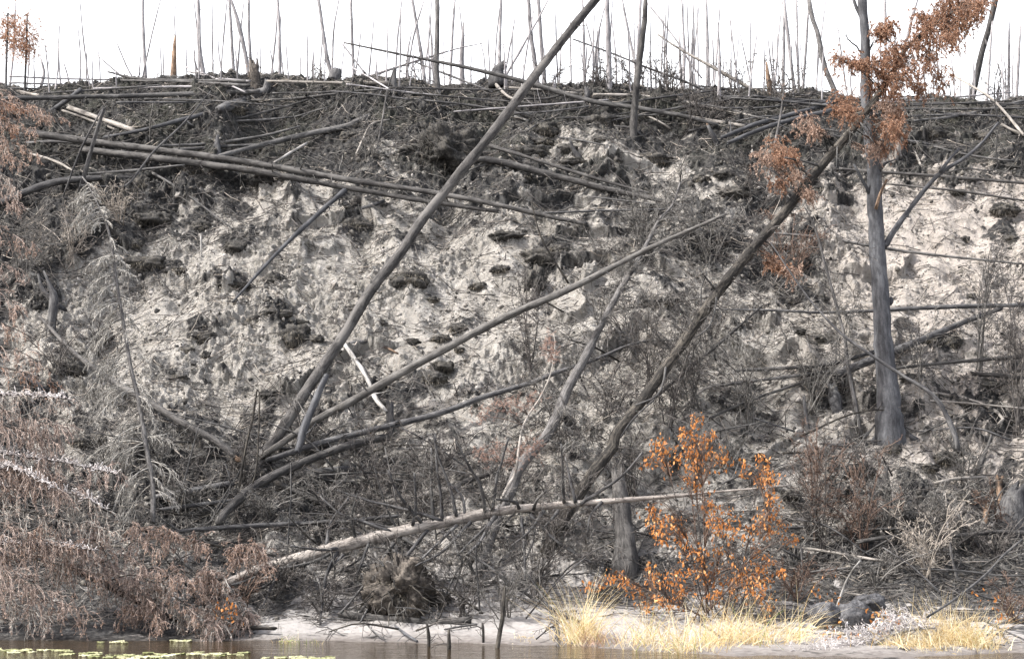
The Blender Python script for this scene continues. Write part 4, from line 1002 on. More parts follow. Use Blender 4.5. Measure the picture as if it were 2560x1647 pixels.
P, Rr = spawn(X[None], R[None], 26, rng, labs=(.15, .5), rr=0, rabs=(.004, .007), wig=.2, K=6, ang=(.7, 1.4), droop=.06)
o = twig_part([(P, Rr)], 'twigs', 'twig_grey', root, e, rng)
tuft(P[::2], 16, rng, 'needle_tan', root, e)

# --- the dark leaning conifer with rust coloured needles
lc = [H(1440, 760), H(1500, 640), H(1600, 480), H(1740, 260), H(1880, 80), E(1900, 1500), E(2100, 1235), E(2365, 865), F(110, 740), F(260, 525), F(520, 200), F(690, 10), C(960, 1155), C(1170, 910), C(1330, 700), C(1460, 500), C(1560, 330), C(1750, 170), C(1950, 40)]
e, root, X, R, rng = tree('leaning_conifer', 'tree', 'dark flaky conifer leaning far right, rust needles left only on its top', lc, (42, 41, 40, 39, 38, 37, 36, 35, 35, 34, 33, 31, 30, 27, 24, 20, 15, 11, 6), 'flaky', (None, (2.6,)), S=18, lift=.1)
fl = np.linspace(0, 1, len(X))
pxX, pyX = proj(X[:, 0], X[:, 1], X[:, 2])
clumps = [(C, 2010, 110, 60), (C, 1950, 30, 70), (C, 1800, 50, 70), (C, 1900, 150, 75), (C, 1740, 170, 70), (C, 2060, 30, 60), (C, 1840, 240, 70), (C, 1650, 270, 70), (C, 1900, 80, 75), (C, 2000, 60, 80), (C, 1780, 110, 70), (C, 1850, 200, 75), (C, 1950, 190, 80), (C, 1860, 290, 70), (C, 1690, 200, 80), (C, 1730, 320, 80), (C, 1560, 330, 80), (C, 1460, 340, 70), (C, 1400, 420, 75), (C, 1510, 430, 85), (C, 1610, 440, 80), (C, 1710, 420, 70), (C, 1800, 530, 75), (C, 1560, 540, 80), (C, 1430, 550, 85), (C, 1380, 480, 75), (C, 1330, 430, 70), (C, 1640, 600, 65), (C, 1340, 600, 65), (C, 1460, 630, 70), (C, 1190, 430, 60), (C, 1085, 400, 60), (C, 1250, 440, 60), (C, 1400, 190, 55), (C, 1365, 225, 45), (C, 1440, 175, 50), (C, 1130, 690, 75), (C, 1160, 770, 70), (C, 1090, 740, 60), (C, 1470, 870, 70), (C, 1495, 920, 60), (C, 1410, 890, 55), (C, 1640, 110, 60), (C, 1860, 0, 70), (C, 2080, 0, 60),
          (C, 860, 840, 70), (C, 660, 1010, 70), (C, 560, 1080, 70), (C, 690, 1090, 60), (C, 800, 1200, 60), (C, 770, 1060, 55), (C, 920, 900, 50), (C, 1400, 1020, 60), (C, 1330, 1040, 50), (C, 1490, 780, 50), (C, 1440, 730, 60), (F, 640, 310, 50), (F, 780, 385, 60), (F, 700, 340, 40), (C, 880, 1330, 50), (C, 690, 1250, 50)]
for k, (fn, cx_, cy_, rr_) in enumerate(clumps):
    px, py = fn(cx_, cy_)
    lower = k >= 44
    j = np.argmin((pxX - px) ** 2 + (pyX - py - (10 if lower else -12)) ** 2); j = int(np.clip(j + rng.integers(-1, 2) - 1, 0, len(X) - 1))
    Yc = X[j, 1] + rng.normal(0, .35)
    c = at_Y(px, py, Yc)
    mid = (X[j] + c) / 2 + np.array([rng.normal(0, .05), rng.normal(0, .05), .06])
    Xl = crom(np.stack([X[j], mid, c]), 9)
    rl = np.linspace(.011, .004, 9)
    b = MB(); add_tubes(b, Xl[None], rl[None], 5, .3)
    br = b.build('branch', M['flaky'], root, e)
    r = rr_ / 2.75 * KPX * Yc
    n = 46
    P0 = c + rng.normal(size=(n, 3)) * r * np.array([.62, .75, .58]); d0 = norm(rng.normal(size=(n, 3)) + np.array([0, 0, -.3]))
    t = np.linspace(0, 1, 5)[None, :, None]
    P = P0[:, None] + d0[:, None] * t * r * .7 + np.array([0, 0, -1]) * t ** 2 * r * .45
    P1 = crom(np.stack([mid, c]), 5)[None] + rng.normal(size=(8, 1, 3)) * r * .3
    P = np.concatenate([P, P1])
    twig_part([(P, np.full(P.shape[:2], .0028))], 'twigs', 'twig_red', root, br, rng)
    tuft(P, 30 if not lower else 22, rng, 'needle' if (k % 4 and not lower) else ('needle_tan' if lower and k % 2 else 'needle'), root, br, (.022, .055), (.007, .014), .6, .9)
# dead branches along the conifer's lower trunk
P, Rr = spawn(X[None, : int(len(X) * .8)], R[None, : int(len(X) * .8)], 46, rng, ang=(.9, 1.5), labs=(.5, 1.9), rr=0, rabs=(.006, .012), wig=.16, droop=.10, K=9, t0=.1, taper=.35)
for k in range(46):
    b = MB(); add_tubes(b, P[k:k + 1], Rr[k:k + 1], 5, rng.uniform(0, .8))
    br = b.build('branch', M['twig_dark' if k % 3 else 'twig_grey'], root, e)
    P2, R2 = spawn(P[k:k + 1], Rr[k:k + 1], 8, rng, lenr=(.2, .5), rr=.6, wig=.22, droop=.08, K=6)
    P3, R3 = spawn(P2, R2, 3, rng, lenr=(.3, .6), rr=.75, wig=.25, K=4)
    twig_part([(P2, np.maximum(R2, .0038)), (P3, np.maximum(R3, .0032))], 'twigs', 'twig_dark' if k % 3 else 'twig_grey', root, br, rng)
for pts, w in [([C(950, 1140), C(850, 1110), C(720, 1085)], (8, 7, 5)), ([C(870, 1195), C(850, 1175), C(830, 1155)], (7, 6, 5)), ([C(810, 1305), C(720, 1270), C(660, 1190), C(580, 1150)], (7, 6, 5, 3)), ([F(250, 560), F(240, 640), F(200, 760), F(110, 830)], (7, 6, 5, 4)), ([F(240, 500), F(190, 440), F(130, 360)], (7, 6, 4)),
               ([E(2240, 1040), E(2220, 1150), E(2170, 1240), E(2030, 1300)], (8, 8, 6, 5)), ([E(2160, 1260), E(2020, 1390), E(1930, 1520)], (7, 6, 6)), ([C(1080, 1010), C(1078, 1100), C(1075, 1170)], (4, 4, 3)), ([C(1240, 840), C(1290, 920), C(1330, 980)], (5, 4, 3))]:
    yb = np.interp(pts[0][1], pyX[::-1], X[::-1, 1])
    part_tube(pts, (yb - .1, yb - .5), w, 'grey', 'branch', e, root)

# --- the leaning lichen grey spruce in the middle
e, root, X, R, rng = tree('leaning_spruce', 'tree', 'dead lichen grey spruce leaning right in the middle, its top a haze of fine twigs',
    [H(965, 880), H(1010, 760), H(1060, 620), H(1180, 360), H(1250, 200), E(1440, 1480), E(1560, 1200), E(1680, 980), E(1800, 740), E(1920, 520), E(2040, 320), E(2120, 170), E(2200, 20), B(2280, 1420), B(2340, 1250)],
    (44, 42, 40, 38, 37, 35, 33, 30, 26, 23, 20, 17, 13, 9, 5), 'lichen', (None, (2.4,)), S=16, lift=.1)
n = 62
P, Rr = spawn(X[None], R[None], n, rng, ang=(.8, 1.4), labs=(.4, 1.2), rr=0, rabs=(.005, .010), wig=.14, droop=.06, K=7, t0=.25, taper=.4)
for k in range(n):
    b = MB(); add_tubes(b, P[k:k + 1], Rr[k:k + 1], 4, rng.uniform(0, 1)); br = b.build('branch', M['twig_grey'], root, e)
    P2, R2 = spawn(P[k:k + 1], Rr[k:k + 1], 12, rng, lenr=(.25, .5), rr=.6, wig=.2, droop=.1, K=5)
    P3, R3 = spawn(P2, R2, 3, rng, lenr=(.3, .6), rr=.8, wig=.25, K=4)
    twig_part([(P2, np.maximum(R2, .0034)), (P3, np.maximum(R3, .0028))], 'twigs', 'twig_grey', root, br, rng)
P, Rr = spawn(X[None, len(X) // 2:], R[None, len(X) // 2:], 90, rng, ang=(.5, 1.2), labs=(.15, .55), rr=0, rabs=(.003, .0055), wig=.15, K=5, taper=.1)
P2, R2 = spawn(P, Rr, 5, rng, lenr=(.3, .6), rr=.8, wig=.2, K=4)
twig_part([(P, Rr), (P2, R2)], 'twigs', 'twig_grey', root, e, rng)

# --- small grey dead spruce with drooping twigs at left
e, root, X, R, rng = tree('dead_spruce', 'tree', 'thin grey dead spruce at left, drooping fine grey twigs down to the water side',
    [G(1050, 600), G(1050, 350), G(1000, 50), D(950, 1250), D(900, 1050), D(850, 750), D(800, 450), D(745, 100), A(600, 1260), A(565, 1215)],
    (18, 17, 17, 15, 14, 12, 11, 9, 5, 3), 'lichen', (31.6, (1.4,)), S=10)
n = 96
tpos = rng.uniform(.08, .98, n); side = np.where(rng.uniform(0, 1, n) < .68, -1, 1)
for k in range(n):
    i = tpos[k] * (len(X) - 1); i0 = min(int(i), len(X) - 2); p = X[i0] + (X[i0 + 1] - X[i0]) * (i - i0)
    ln = (1.15 - .75 * tpos[k]) * rng.uniform(.5, 1.1) * (1 if side[k] < 0 else .6)
    d = norm(np.array([side[k] * rng.uniform(.5, 1), rng.normal(-.2, .5), rng.uniform(-.3, .25)]))
    pts = [p]
    for q in range(7):
        d = norm(d + np.array([0, 0, -.16]) + rng.normal(size=3) * .07); pts.append(pts[-1] + d * ln / 7)
    P = np.array(pts)[None]; Rr = np.linspace(.008, .003, 8)[None]
    b = MB(); add_tubes(b, P, Rr, 4, rng.uniform(0, 1)); br = b.build('branch', M['twig_wan'], root, e)
    P2, R2 = spawn(P, Rr, 20, rng, ang=(.3, .9), lenr=(.2, .45), rr=.6, droop=.22, wig=.12, K=6)
    P3, R3 = spawn(P2, R2, 3, rng, ang=(.3, .8), lenr=(.3, .6), rr=.8, droop=.2, wig=.15, K=4)
    twig_part([(P2, np.maximum(R2, .0034)), (P3, np.maximum(R3, .0028))], 'twigs', 'twig_wan', root, br, rng)

# --- spruces with rust boughs, far left
def bough(e, root, limb, rng, mat, hang=(.22, .5), r=.010, dens=30, lichen=False, per=12, white=False, W=(.006, .013)):
    L_ = crom(limb, 14); Rl = np.linspace(r, r * .35, 14)
    b = MB(); add_tubes(b, L_[None], Rl[None], 5, .4); br = b.build('bough', M['flaky'], root, e)
    P, Rr = spawn(L_[None], Rl[None], dens, rng, ang=(.5, 1.3), labs=hang, rr=0, rabs=(.003, .005), droop=.34, wig=.16, K=6, t0=.05, taper=.45)
    P2, R2 = spawn(P, Rr, 3, rng, ang=(.3, .9), lenr=(.3, .65), rr=.8, droop=.25, wig=.2, K=5)
    twig_part([(P, Rr), (P2, R2)], 'twigs', 'twig_rosy' if (mat != 'needle_dull' or rng.uniform() < .5) else 'twig_wan', root, br, rng)
    b = MB(); add_needles(b, P, per, rng, (.02, .045), W, .5, .9); add_needles(b, P2, per // 2, rng, (.02, .04), W, .5, .9)
    b.build('needles', M[mat], root, br)
    if white:
        n = 190
        p, tg, _ = along(L_[None], n, rng, 0.04, .98)
        d = norm(tg * rng.normal(0, 1, (n, 1)) + rng.normal(size=(n, 3)) * .5 + np.array([0, 0, .35]))
        t = np.linspace(0, 1, 4)[None, :, None]
        Pw = p[:, None] + np.array([0, -.02, .012]) + d[:, None] * t * rng.uniform(.03, .13, (n, 1, 1)) + rng.normal(size=(n, 4, 3)) * .006
        b = MB(); add_tubes(b, Pw, np.full(Pw.shape[:2], .006), 4, rng.uniform(0, 1, n))
        keep = (rng.uniform(size=13) < .6)
        b.build('lichen', M['frost'], root, br)  # short white strands along the upper side of the limb
def ptsY(l, Y0, Y1):
    l = np.array(l, float); return at_Y(l[:, 0], l[:, 1], np.linspace(Y0, Y1, len(l)))
rng = nrng()
tx = ptsY([(-46, 1585), (-48, 900), (-40, 120)], 30.4, 30.6)
root = tx[0].copy()
e = empty('brown_spruce', root, 'big rust brown dead spruce filling the lower left edge, whitish lichen on its boughs', 'tree')
Xt = crom(tx, 30); Rt = np.linspace(.14, .05, 30); trunk_mesh(*wobble(Xt, Rt, rng), rng, 12).build('trunk', M['flaky'], root, e)
BG = [([(-44, 560), (30, 585), (110, 615)], 'needle_tan', 0), ([(-44, 640), (20, 660), (80, 690)], 'needle_dull', 0), ([(-44, 720), (20, 745), (60, 790)], 'needle_tan', 0), ([(-44, 800), (20, 815), (90, 850)], 'needle_tan', 0), ([(-44, 860), (40, 875), (130, 925)], 'needle_tan', 0), ([(-44, 915), (40, 925), (140, 965)], 'needle', 0),
      ([(-44, 985), (60, 990), (120, 993), (178, 1000)], 'needle_dull', 1), ([(-44, 1000), (50, 1040), (170, 1070)], 'needle_dull', 0), ([(-44, 1060), (60, 1075), (150, 1110)], 'needle_dull', 0), ([(-30, 1125), (60, 1142), (136, 1152), (220, 1170), (302, 1186)], 'needle_dull', 1), ([(-44, 1150), (80, 1185), (230, 1230)], 'needle_dull', 0), ([(-44, 1180), (90, 1180), (140, 1205)], 'needle_tan', 0),
      ([(-44, 1210), (100, 1225), (200, 1238), (270, 1278)], 'needle_dull', 1), ([(-44, 1190), (20, 1165), (80, 1190), (150, 1226)], 'needle_dull', 1), ([(-44, 1260), (120, 1290), (290, 1330)], 'needle_dull', 0), ([(-44, 1300), (60, 1330), (150, 1370)], 'needle_dull', 0), ([(-44, 1340), (100, 1350), (200, 1365)], 'needle_tan', 0), ([(-44, 1355), (90, 1362), (160, 1362), (236, 1378)], 'needle_dull', 1), ([(-44, 1385), (100, 1400), (260, 1440)], 'needle_tan', 0),
      ([(-44, 1430), (60, 1450), (160, 1500)], 'needle_dull', 0), ([(-44, 1470), (80, 1490), (230, 1530)], 'needle_tan', 0), ([(-44, 1500), (60, 1520), (130, 1560)], 'needle_dull', 0)]
for k, (l, mt, wht) in enumerate(BG):
    Ye = 30.3 + rng.uniform(-.6, .5)
    if k >= 5: Ye = 29.9 + rng.uniform(-.5, .25)
    bough(e, root, ptsY(l, 30.4, Ye), rng, mt, (.2, .5) if k < 6 else (.28, .62), .012, 15 if k < 6 else 44, white=wht, per=13)
# the upper spruce whose rust boughs hang over the double logs
rng = nrng(); tx = ptsY([(-50, 700), (-48, 400), (-44, 60)], 37.0, 37.2); root = tx[0].copy()
e = empty('brown_spruce', root, 'rust needled spruce at the upper left edge, its boughs hanging over the double logs', 'tree')
Xt = crom(tx, 30); trunk_mesh(*wobble(Xt, np.linspace(.13, .05, 30), rng), rng, 12).build('trunk', M['flaky'], root, e)
for l, mt in [([(-48, 215), (20, 240), (80, 262), (130, 285)], 'needle_tan'), ([(-48, 225), (0, 250), (60, 275)], 'needle'), ([(-48, 250), (30, 270), (110, 290), (175, 300)], 'needle_tan'), ([(-48, 285), (20, 305), (90, 330)], 'needle_tan'), ([(-48, 260), (0, 285), (40, 320)], 'needle'), ([(-48, 330), (20, 350), (100, 385)], 'needle_tan'), ([(-48, 370), (20, 385), (60, 410)], 'needle_tan'), ([(-48, 420), (10, 440), (50, 480)], 'needle_dull'), ([(-48, 470), (20, 490), (60, 530)], 'needle_dull')]:
    bough(e, root, ptsY(l, 37, 36.6 + rng.uniform(-.4, .4)), rng, mt, (.15, .45), .012, 30, per=14, W=(.008, .016))
# fallen spruce crown at the water
rng = nrng()
tx = ptsY([G(1900, 1330), G(1300, 1290), G(900, 1120), G(500, 900)], 30.2, 30.9); root = tx[0].copy()
e = empty('fallen_spruce', root, 'fallen brown spruce top slumped along the water right of the big brown spruce', 'tree')
Xt = crom(tx, 20); trunk_mesh(*wobble(Xt, np.linspace(.025, .06, 20), rng), rng, 8).build('trunk', M['flaky'], root, e)
for k in range(34):
    p0 = Xt[rng.integers(2, 20)]
    px0, py0 = proj(*p0)
    x1 = px0 + rng.uniform(-130, 190); y1 = np.clip(py0 + rng.uniform(-150, 90), 1330, 1585)
    if x1 > 640: x1 = 640 - rng.uniform(0, 90)
    bough(e, root, np.stack([p0, at_Y((px0 + x1) / 2, min(py0, y1) - 18, 30.2), at_Y(x1, y1, 30.0 + rng.uniform(-.4, .5))]), rng, ('needle_dull', 'needle_tan', 'needle_dull')[k % 3], (.15, .45), .010, 32, per=10)
# hanging tan rust shoots above it
rng = nrng(); tx = ptsY([G(1900, 830), G(1500, 760), G(1150, 690), G(950, 640)], 31.1, 31.4); root = tx[0].copy()
e = empty('fallen_spruce', root, 'low fallen spruce hung with curled tan needles below the level dark log', 'tree')
Xt = crom(tx, 20); trunk_mesh(*wobble(Xt, np.linspace(.012, .035, 20), rng), rng, 8).build('trunk', M['flaky'], root, e)
for k in range(14):
    p0 = Xt[rng.integers(2, 20)]; px0, py0 = proj(*p0)
    bough(e, root, np.stack([p0, at_Y(px0 + rng.uniform(-30, 30), py0 - 12, 31.1), at_Y(px0 + rng.uniform(-80, 80), py0 + rng.uniform(-10, 50), 30.9)]), rng, 'needle_tan', (.12, .4), .007, 18, per=10)
# two rust spruces on the crest
for l, w, lb, cl in [([A(40, 640), A(45, 400), A(55, 90)], (9, 8, 4), 'left one of two small rust topped spruces on the crest at far left', [(60, 180), (30, 260), (70, 300), (20, 160), (100, 140), (95, 270), (110, 200)]),
                     ([A(168, 690), A(178, 400), A(188, 95)], (9, 8, 4), 'right one of two small rust topped spruces on the crest at far left', [(140, 270), (190, 300), (215, 340), (150, 360), (210, 190), (150, 120), (225, 250), (130, 310)])]:
    e, root, X, R, rng = tree('small_spruce', 'tree', lb, l, w, 'char', (42.4, 42.5), S=8)
    for cx_, cy_ in cl:
        j = rng.integers(len(X) // 2, len(X)); c = at_Y(*A(cx_, cy_), 42.4 + rng.normal(0, .2))
        j = np.argmin(np.linalg.norm(X - c - np.array([0, 0, .15]), axis=1))
        b = MB(); Xl = crom(np.stack([X[j], c]), 5); add_tubes(b, Xl[None], np.linspace(.012, .006, 5)[None], 5, .3); br = b.build('branch', M['flaky'], root, e)
        n = 42; P0 = c + rng.normal(size=(n, 3)) * .12; t = np.linspace(0, 1, 4)[None, :, None]
        P = P0[:, None] + norm(rng.normal(size=(n, 3)))[:, None] * t * .12 + np.array([0, 0, -1]) * t ** 2 * .08
        tuft(P, 14, rng, 'needle', root, br, (.025, .055), (.008, .015), .6, .9)
# brown spruce sapling in front of the middle
e, root, X, R, rng = tree('spruce_sapling', 'young tree', 'thin leaning sapling with pinkish dry needle tufts in the lower middle', [H(1100, 470), H(1150, 360), H(1205, 260), E(1260, 1440), E(1380, 1240), E(1450, 1080), E(1480, 900), E(1465, 800)], (13, 12, 10, 7, 6, 4, 3, 2), 'pale', (32.2, (.6,)), S=8)
for fn, cx_, cy_, rr_ in [(E, 1440, 850, 55), (E, 1430, 920, 65), (E, 1460, 970, 50), (E, 1150, 1290, 70), (E, 1060, 1320, 70), (E, 1330, 1260, 60), (E, 1230, 1310, 70), (E, 960, 1380, 50), (H, 1310, 80, 65), (H, 1260, 110, 55), (H, 1120, 150, 70), (H, 1010, 170, 70), (H, 1080, 90, 60), (H, 960, 130, 50), (H, 1200, 190, 60), (H, 1360, 60, 40)]:
    px, py = fn(cx_, cy_); c = at_Y(px, py, 32.3 + rng.normal(0, .15)); j = np.argmin(np.linalg.norm(X - c, axis=1)); r = rr_ / 2.75 * KPX * 32
    b = MB(); Xl = crom(np.stack([X[j], (X[j] + c) / 2 + np.array([0, 0, .04]), c]), 7); add_tubes(b, Xl[None], np.linspace(.006, .003, 7)[None], 4, .3); br = b.build('branch', M['twig_red'], root, e)
    n = 24; P0 = c + rng.normal(size=(n, 3)) * r * .5; t = np.linspace(0, 1, 4)[None, :, None]
    P = P0[:, None] + norm(rng.normal(size=(n, 3)) + np.array([.3, 0, .4]))[:, None] * t * r * .8
    b = MB(); add_needles(b, P, 22, rng, (.015, .035), (.003, .006), .1, .8); b.build('needles', M['needle_pink'], root, br)

# --- the pale fallen trunk with its fan of dark dead branches
e, root, X, R, rng = tree('pale_fallen_trunk', 'fallen tree', 'pale ringed trunk fallen across the lower middle, bristling with long dark branches',
    [G(1480, 1060), G(1640, 985), G(1800, 915), G(2050, 850), H(0, 765), H(400, 665), H(700, 600), H(1000, 540), H(1300, 500), H(1700, 465), H(2100, 435), H(2365, 415), I(120, 402), I(400, 378), I(600, 360), I(760, 345)],
    (26, 32, 38, 42, 42, 39, 36, 32, 28, 24, 20, 16, 13, 9, 6, 4), 'birch', (31.7, 31.2), S=18, amp=.05)
pxX, pyX = proj(X[:, 0], X[:, 1], X[:, 2])
BR = [[H(370, 740), H(240, 930), H(100, 1110), H(0, 1220)], [H(600, 650), H(420, 880), H(250, 1090), H(100, 1260)], [H(800, 620), H(660, 760), H(500, 910)], [H(1080, 560), H(940, 690), H(800, 830)], [H(1060, 560), H(970, 720), H(880, 820)],
      [H(350, 665), H(180, 600), H(0, 540), G(2200, 420)], [H(710, 590), H(450, 510), H(200, 450), H(-20, 380)], [H(180, 700), H(60, 650), H(0, 640)], [H(500, 620), H(520, 450), H(510, 260)], [H(640, 600), H(630, 350), H(625, 90)], [H(700, 590), H(690, 400), H(660, 150), H(655, -10)], [H(800, 560), H(760, 380), H(680, 160), H(640, 0)],
      [H(1000, 530), H(960, 340), H(870, 190), H(790, 20)], [H(1050, 520), H(1080, 300), H(1130, 120), H(1160, 20)], [H(300, 760), H(470, 850), H(640, 945), H(730, 1120)], [H(700, 660), H(880, 810), H(1060, 930), H(1190, 1030)], [H(1100, 960), H(1300, 1110), H(1560, 1240), H(1760, 1330)], [H(1250, 560), H(1265, 760), H(1275, 1000)], [H(1300, 540), H(1500, 740), H(1760, 895)], [H(1230, 500), H(1200, 460), H(1040, 438)],
      [H(1330, 510), H(1350, 450), H(1420, 380)], [H(1540, 470), H(1530, 250), H(1520, 60)], [H(1620, 470), H(1580, 300), H(1550, 150)], [H(1400, 520), H(1300, 660), H(1180, 760)], [H(1500, 520), H(1400, 640)], [H(200, 740), H(150, 880), H(100, 980)], [H(370, 740), H(300, 900), H(270, 1040), H(130, 1300)], [H(230, 800), H(300, 900)], [H(-20, 800), H(-100, 980), G(2200, 1300)],
      [G(2300, 800), G(2150, 870), G(1950, 915), G(1780, 900)], [G(2340, 775), G(2200, 790), G(2000, 760)], [G(2050, 870), G(1950, 920), G(1800, 1050), G(1480, 1130)], [G(1940, 920), G(1880, 1020), G(1800, 1180)], [G(1950, 920), G(1960, 1030), G(1900, 1130)], [G(1900, 930), G(1700, 1000), G(1500, 1050)], [G(2100, 870), G(2190, 1000), G(2210, 1160)], [G(2365, 820), G(2250, 960), G(2200, 1280)],
      [H(430, 700), H(600, 820), H(760, 900)], [H(760, 640), H(800, 780), H(830, 850)], [H(900, 600), H(700, 800), H(520, 900)], [H(1480, 1200), H(1480, 1310), H(1500, 1460)], [H(870, 830), H(920, 950), H(990, 1050)], [H(1650, 480), H(1800, 380), H(1960, 260), H(2080, 120)], [H(1800, 460), H(1720, 560), H(1700, 700)], [H(110, 730), H(80, 560), H(120, 400)], [H(-100, 770), H(-60, 600), H(60, 430)], [H(560, 600), H(400, 400), H(330, 240)], [H(860, 570), H(840, 430), H(720, 300)]]
for l in BR:
    l = np.array(l, float)
    j = int(np.argmin((pxX - l[0, 0]) ** 2 + (pyX - l[0, 1]) ** 2)); yb = X[j, 1]
    dn = l[-1, 1] > l[0, 1]
    o, Xl, Rl = part_tube(l, (yb - .05, yb + (rng.uniform(-.9, -.1) if dn else rng.uniform(-.6, .5))), (13, 9.5, 4.5), 'char' if rng.uniform() < .6 else 'grey', 'branch', e, root, S=6, amp=.5, rng=rng, front=.12)
    P2, R2 = spawn(Xl[None], Rl[None], 20, rng, ang=(.5, 1.2), labs=(.12, .6), rr=.5, rabs=(.004, .007), wig=.2, droop=.05, K=6, taper=.4)
    P3, R3 = spawn(P2, R2, 3, rng, lenr=(.3, .6), rr=.8, wig=.25, K=4, droop=.08)
    twig_part([(P2, R2), (P3, np.maximum(R3, .0032))], 'twigs', 'twig_dark' if rng.uniform() < .6 else 'twig_grey', root, o, rng)
n = 60
P, Rr = spawn(X[None], R[None], n, rng, ang=(1.1, 1.6), labs=(.05, .2), rr=0, rabs=(.004, .009), K=4, t0=.1)
for k in range(n):
    b = MB(); add_tubes(b, P[k:k + 1], Rr[k:k + 1], 5, .3); b.build('branch_stub', M['flaky'], root, e)

# --- the orange leaved bush
def leaves(b, p, rng, L=(.036, .068), W=.56, droop=1.):
    n = len(p)
    d = norm(rng.normal(size=(n, 3)) * .55 + np.array([0, 0, -droop])); s = norm(np.cross(d, rng.normal(size=(n, 3)))); nn = np.cross(s, d)
    ln = rng.uniform(*L, n)[:, None]; w = ln * W * rng.uniform(.7, 1.1, (n, 1)) * .5; curl = rng.uniform(.1, .55, (n, 1))
    v = np.stack([p, p + d * ln * .3 + s * w * .85 + nn * w * curl, p + d * ln * .65 + s * w + nn * w * curl * 1.3, p + d * ln + nn * ln * .12, p + d * ln * .65 - s * w + nn * w * curl * 1.3, p + d * ln * .3 - s * w * .85 + nn * w * curl, p + d * ln * .5], 1)
    base = (np.arange(n) * 7)[:, None]
    t = np.concatenate([base + np.array([[a_, b_, 6]]) for a_, b_ in ((0, 1), (1, 2), (2, 3), (3, 4), (4, 5), (5, 0))])
    b.add(v, None, t, None, np.repeat(np.clip(rng.normal(.5, .28, n), 0, 1), 7))
rng = nrng()
root = at_Y(*I(230, 1090), 30.6); root[2] = h_ground(root[0], root[1])
e = empty('orange_bush', root, 'leafy bush with bright orange autumn leaves at the water, lower right', 'bush')
def blobs(lst):
    return [(fn(x, y), r / 2.75) for fn, x, y, r in lst]
LB = blobs([(F, 120, 1400, 45), (F, 40, 1480, 60), (F, 200, 1510, 50), (I, 60, 40, 70), (I, 160, 40, 60), (I, 110, 130, 70), (I, 190, 150, 80), (I, 60, 210, 60), (I, 150, 250, 70), (I, 270, 130, 60), (I, 320, 170, 40), (I, 60, 310, 50), (I, 120, 340, 40), (I, 430, 200, 40), (I, 430, 270, 30), (I, 535, 140, 25), (I, 570, 200, 45), (I, 590, 270, 60), (I, 640, 310, 60), (I, 560, 320, 40), (I, 620, 410, 50), (I, 660, 490, 40),
            (I, 200, 480, 60), (I, 260, 540, 70), (I, 330, 560, 80), (I, 240, 600, 60), (I, 330, 640, 70), (I, 400, 690, 60), (I, 280, 650, 60), (I, 550, 560, 50), (I, 560, 610, 45), (I, 620, 550, 30), (I, 690, 620, 40), (I, 610, 660, 35), (I, 740, 710, 45), (I, 800, 710, 25), (I, 690, 590, 20), (I, 60, 790, 70), (I, 130, 820, 60), (I, 250, 790, 40), (I, 320, 810, 25), (I, 30, 690, 30), (I, 480, 650, 40),
            (I, 520, 790, 50), (I, 610, 860, 50), (I, 710, 940, 35), (I, 60, 920, 60), (I, 140, 970, 70), (I, 30, 1060, 40), (I, 220, 920, 60), (I, 430, 900, 80), (I, 520, 950, 80), (I, 450, 980, 70), (I, 570, 1010, 70), (I, 500, 1060, 70), (I, 560, 1080, 50), (I, 380, 1040, 60), (I, 300, 1000, 60), (I, 600, 1150, 50), (I, 230, 1100, 50),
            (H, 1930, 960, 40), (H, 1870, 970, 35), (H, 1950, 1010, 40), (H, 2010, 1040, 45), (H, 2140, 930, 50), (H, 2150, 1010, 50), (H, 2220, 1000, 60), (H, 2300, 980, 60), (H, 2080, 1150, 50), (H, 2110, 1180, 30), (H, 2180, 1120, 30), (H, 2250, 1160, 45), (H, 2330, 1070, 50), (H, 2310, 1140, 50), (H, 2060, 1070, 35), (H, 1780, 1040, 45), (H, 1700, 1030, 35), (H, 2150, 560, 60), (H, 2180, 640, 60), (H, 2230, 590, 50), (H, 2320, 600, 50), (H, 2200, 700, 50), (H, 2330, 690, 40), (H, 2150, 500, 40), (H, 2200, 50, 50), (H, 2180, 110, 45), (H, 2250, 100, 50), (H, 2110, 180, 40), (H, 2240, 210, 45), (H, 2330, 160, 50)])
stems = []
tops = [F(60, 1380), I(140, 20), I(560, 180), I(640, 400), I(700, 600), I(520, 800), I(240, 560), H(2150, 540), H(2200, 60), I(60, 250), H(1900, 960), H(2100, 1130), I(760, 720), I(560, 1040), I(60, 820), I(330, 640)]
for k, tp in enumerate(tops):
    b0 = root + np.array([rng.normal(0, .22), rng.normal(0, .2), -.05]); tpw = at_Y(tp[0], tp[1], 30.6 + rng.normal(0, .45))
    mid = (b0 + tpw) / 2 + np.array([rng.normal(0, .08), rng.normal(0, .1), .12 * rng.uniform(0, 1)])
    Xs = crom(np.stack([b0, mid, tpw]), 16); Rs = np.linspace(.011, .003, 16); Xs, Rs = wobble(Xs, Rs, rng, .8)
    b = MB(); add_tubes(b, Xs[None], Rs[None], 6, rng.uniform(0, .7)); st = b.build('stem', M['twig_red' if k % 2 else 'twig_dark'], root, e)
    P, Rr = spawn(Xs[None], Rs[None], 13, rng, ang=(.4, 1.1), labs=(.2, .7), rr=.6, wig=.14, K=7, t0=.2); P2, R2 = spawn(P, Rr, 4, rng, lenr=(.3, .6), rr=.7, wig=.2)
    twig_part([(P, np.maximum(Rr, .0036)), (P2, np.maximum(R2, .003))], 'twigs', 'twig_red' if k % 2 else 'twig_dark', root, st, rng)
    stems.append((Xs, st))
b = MB(); tw = MB()
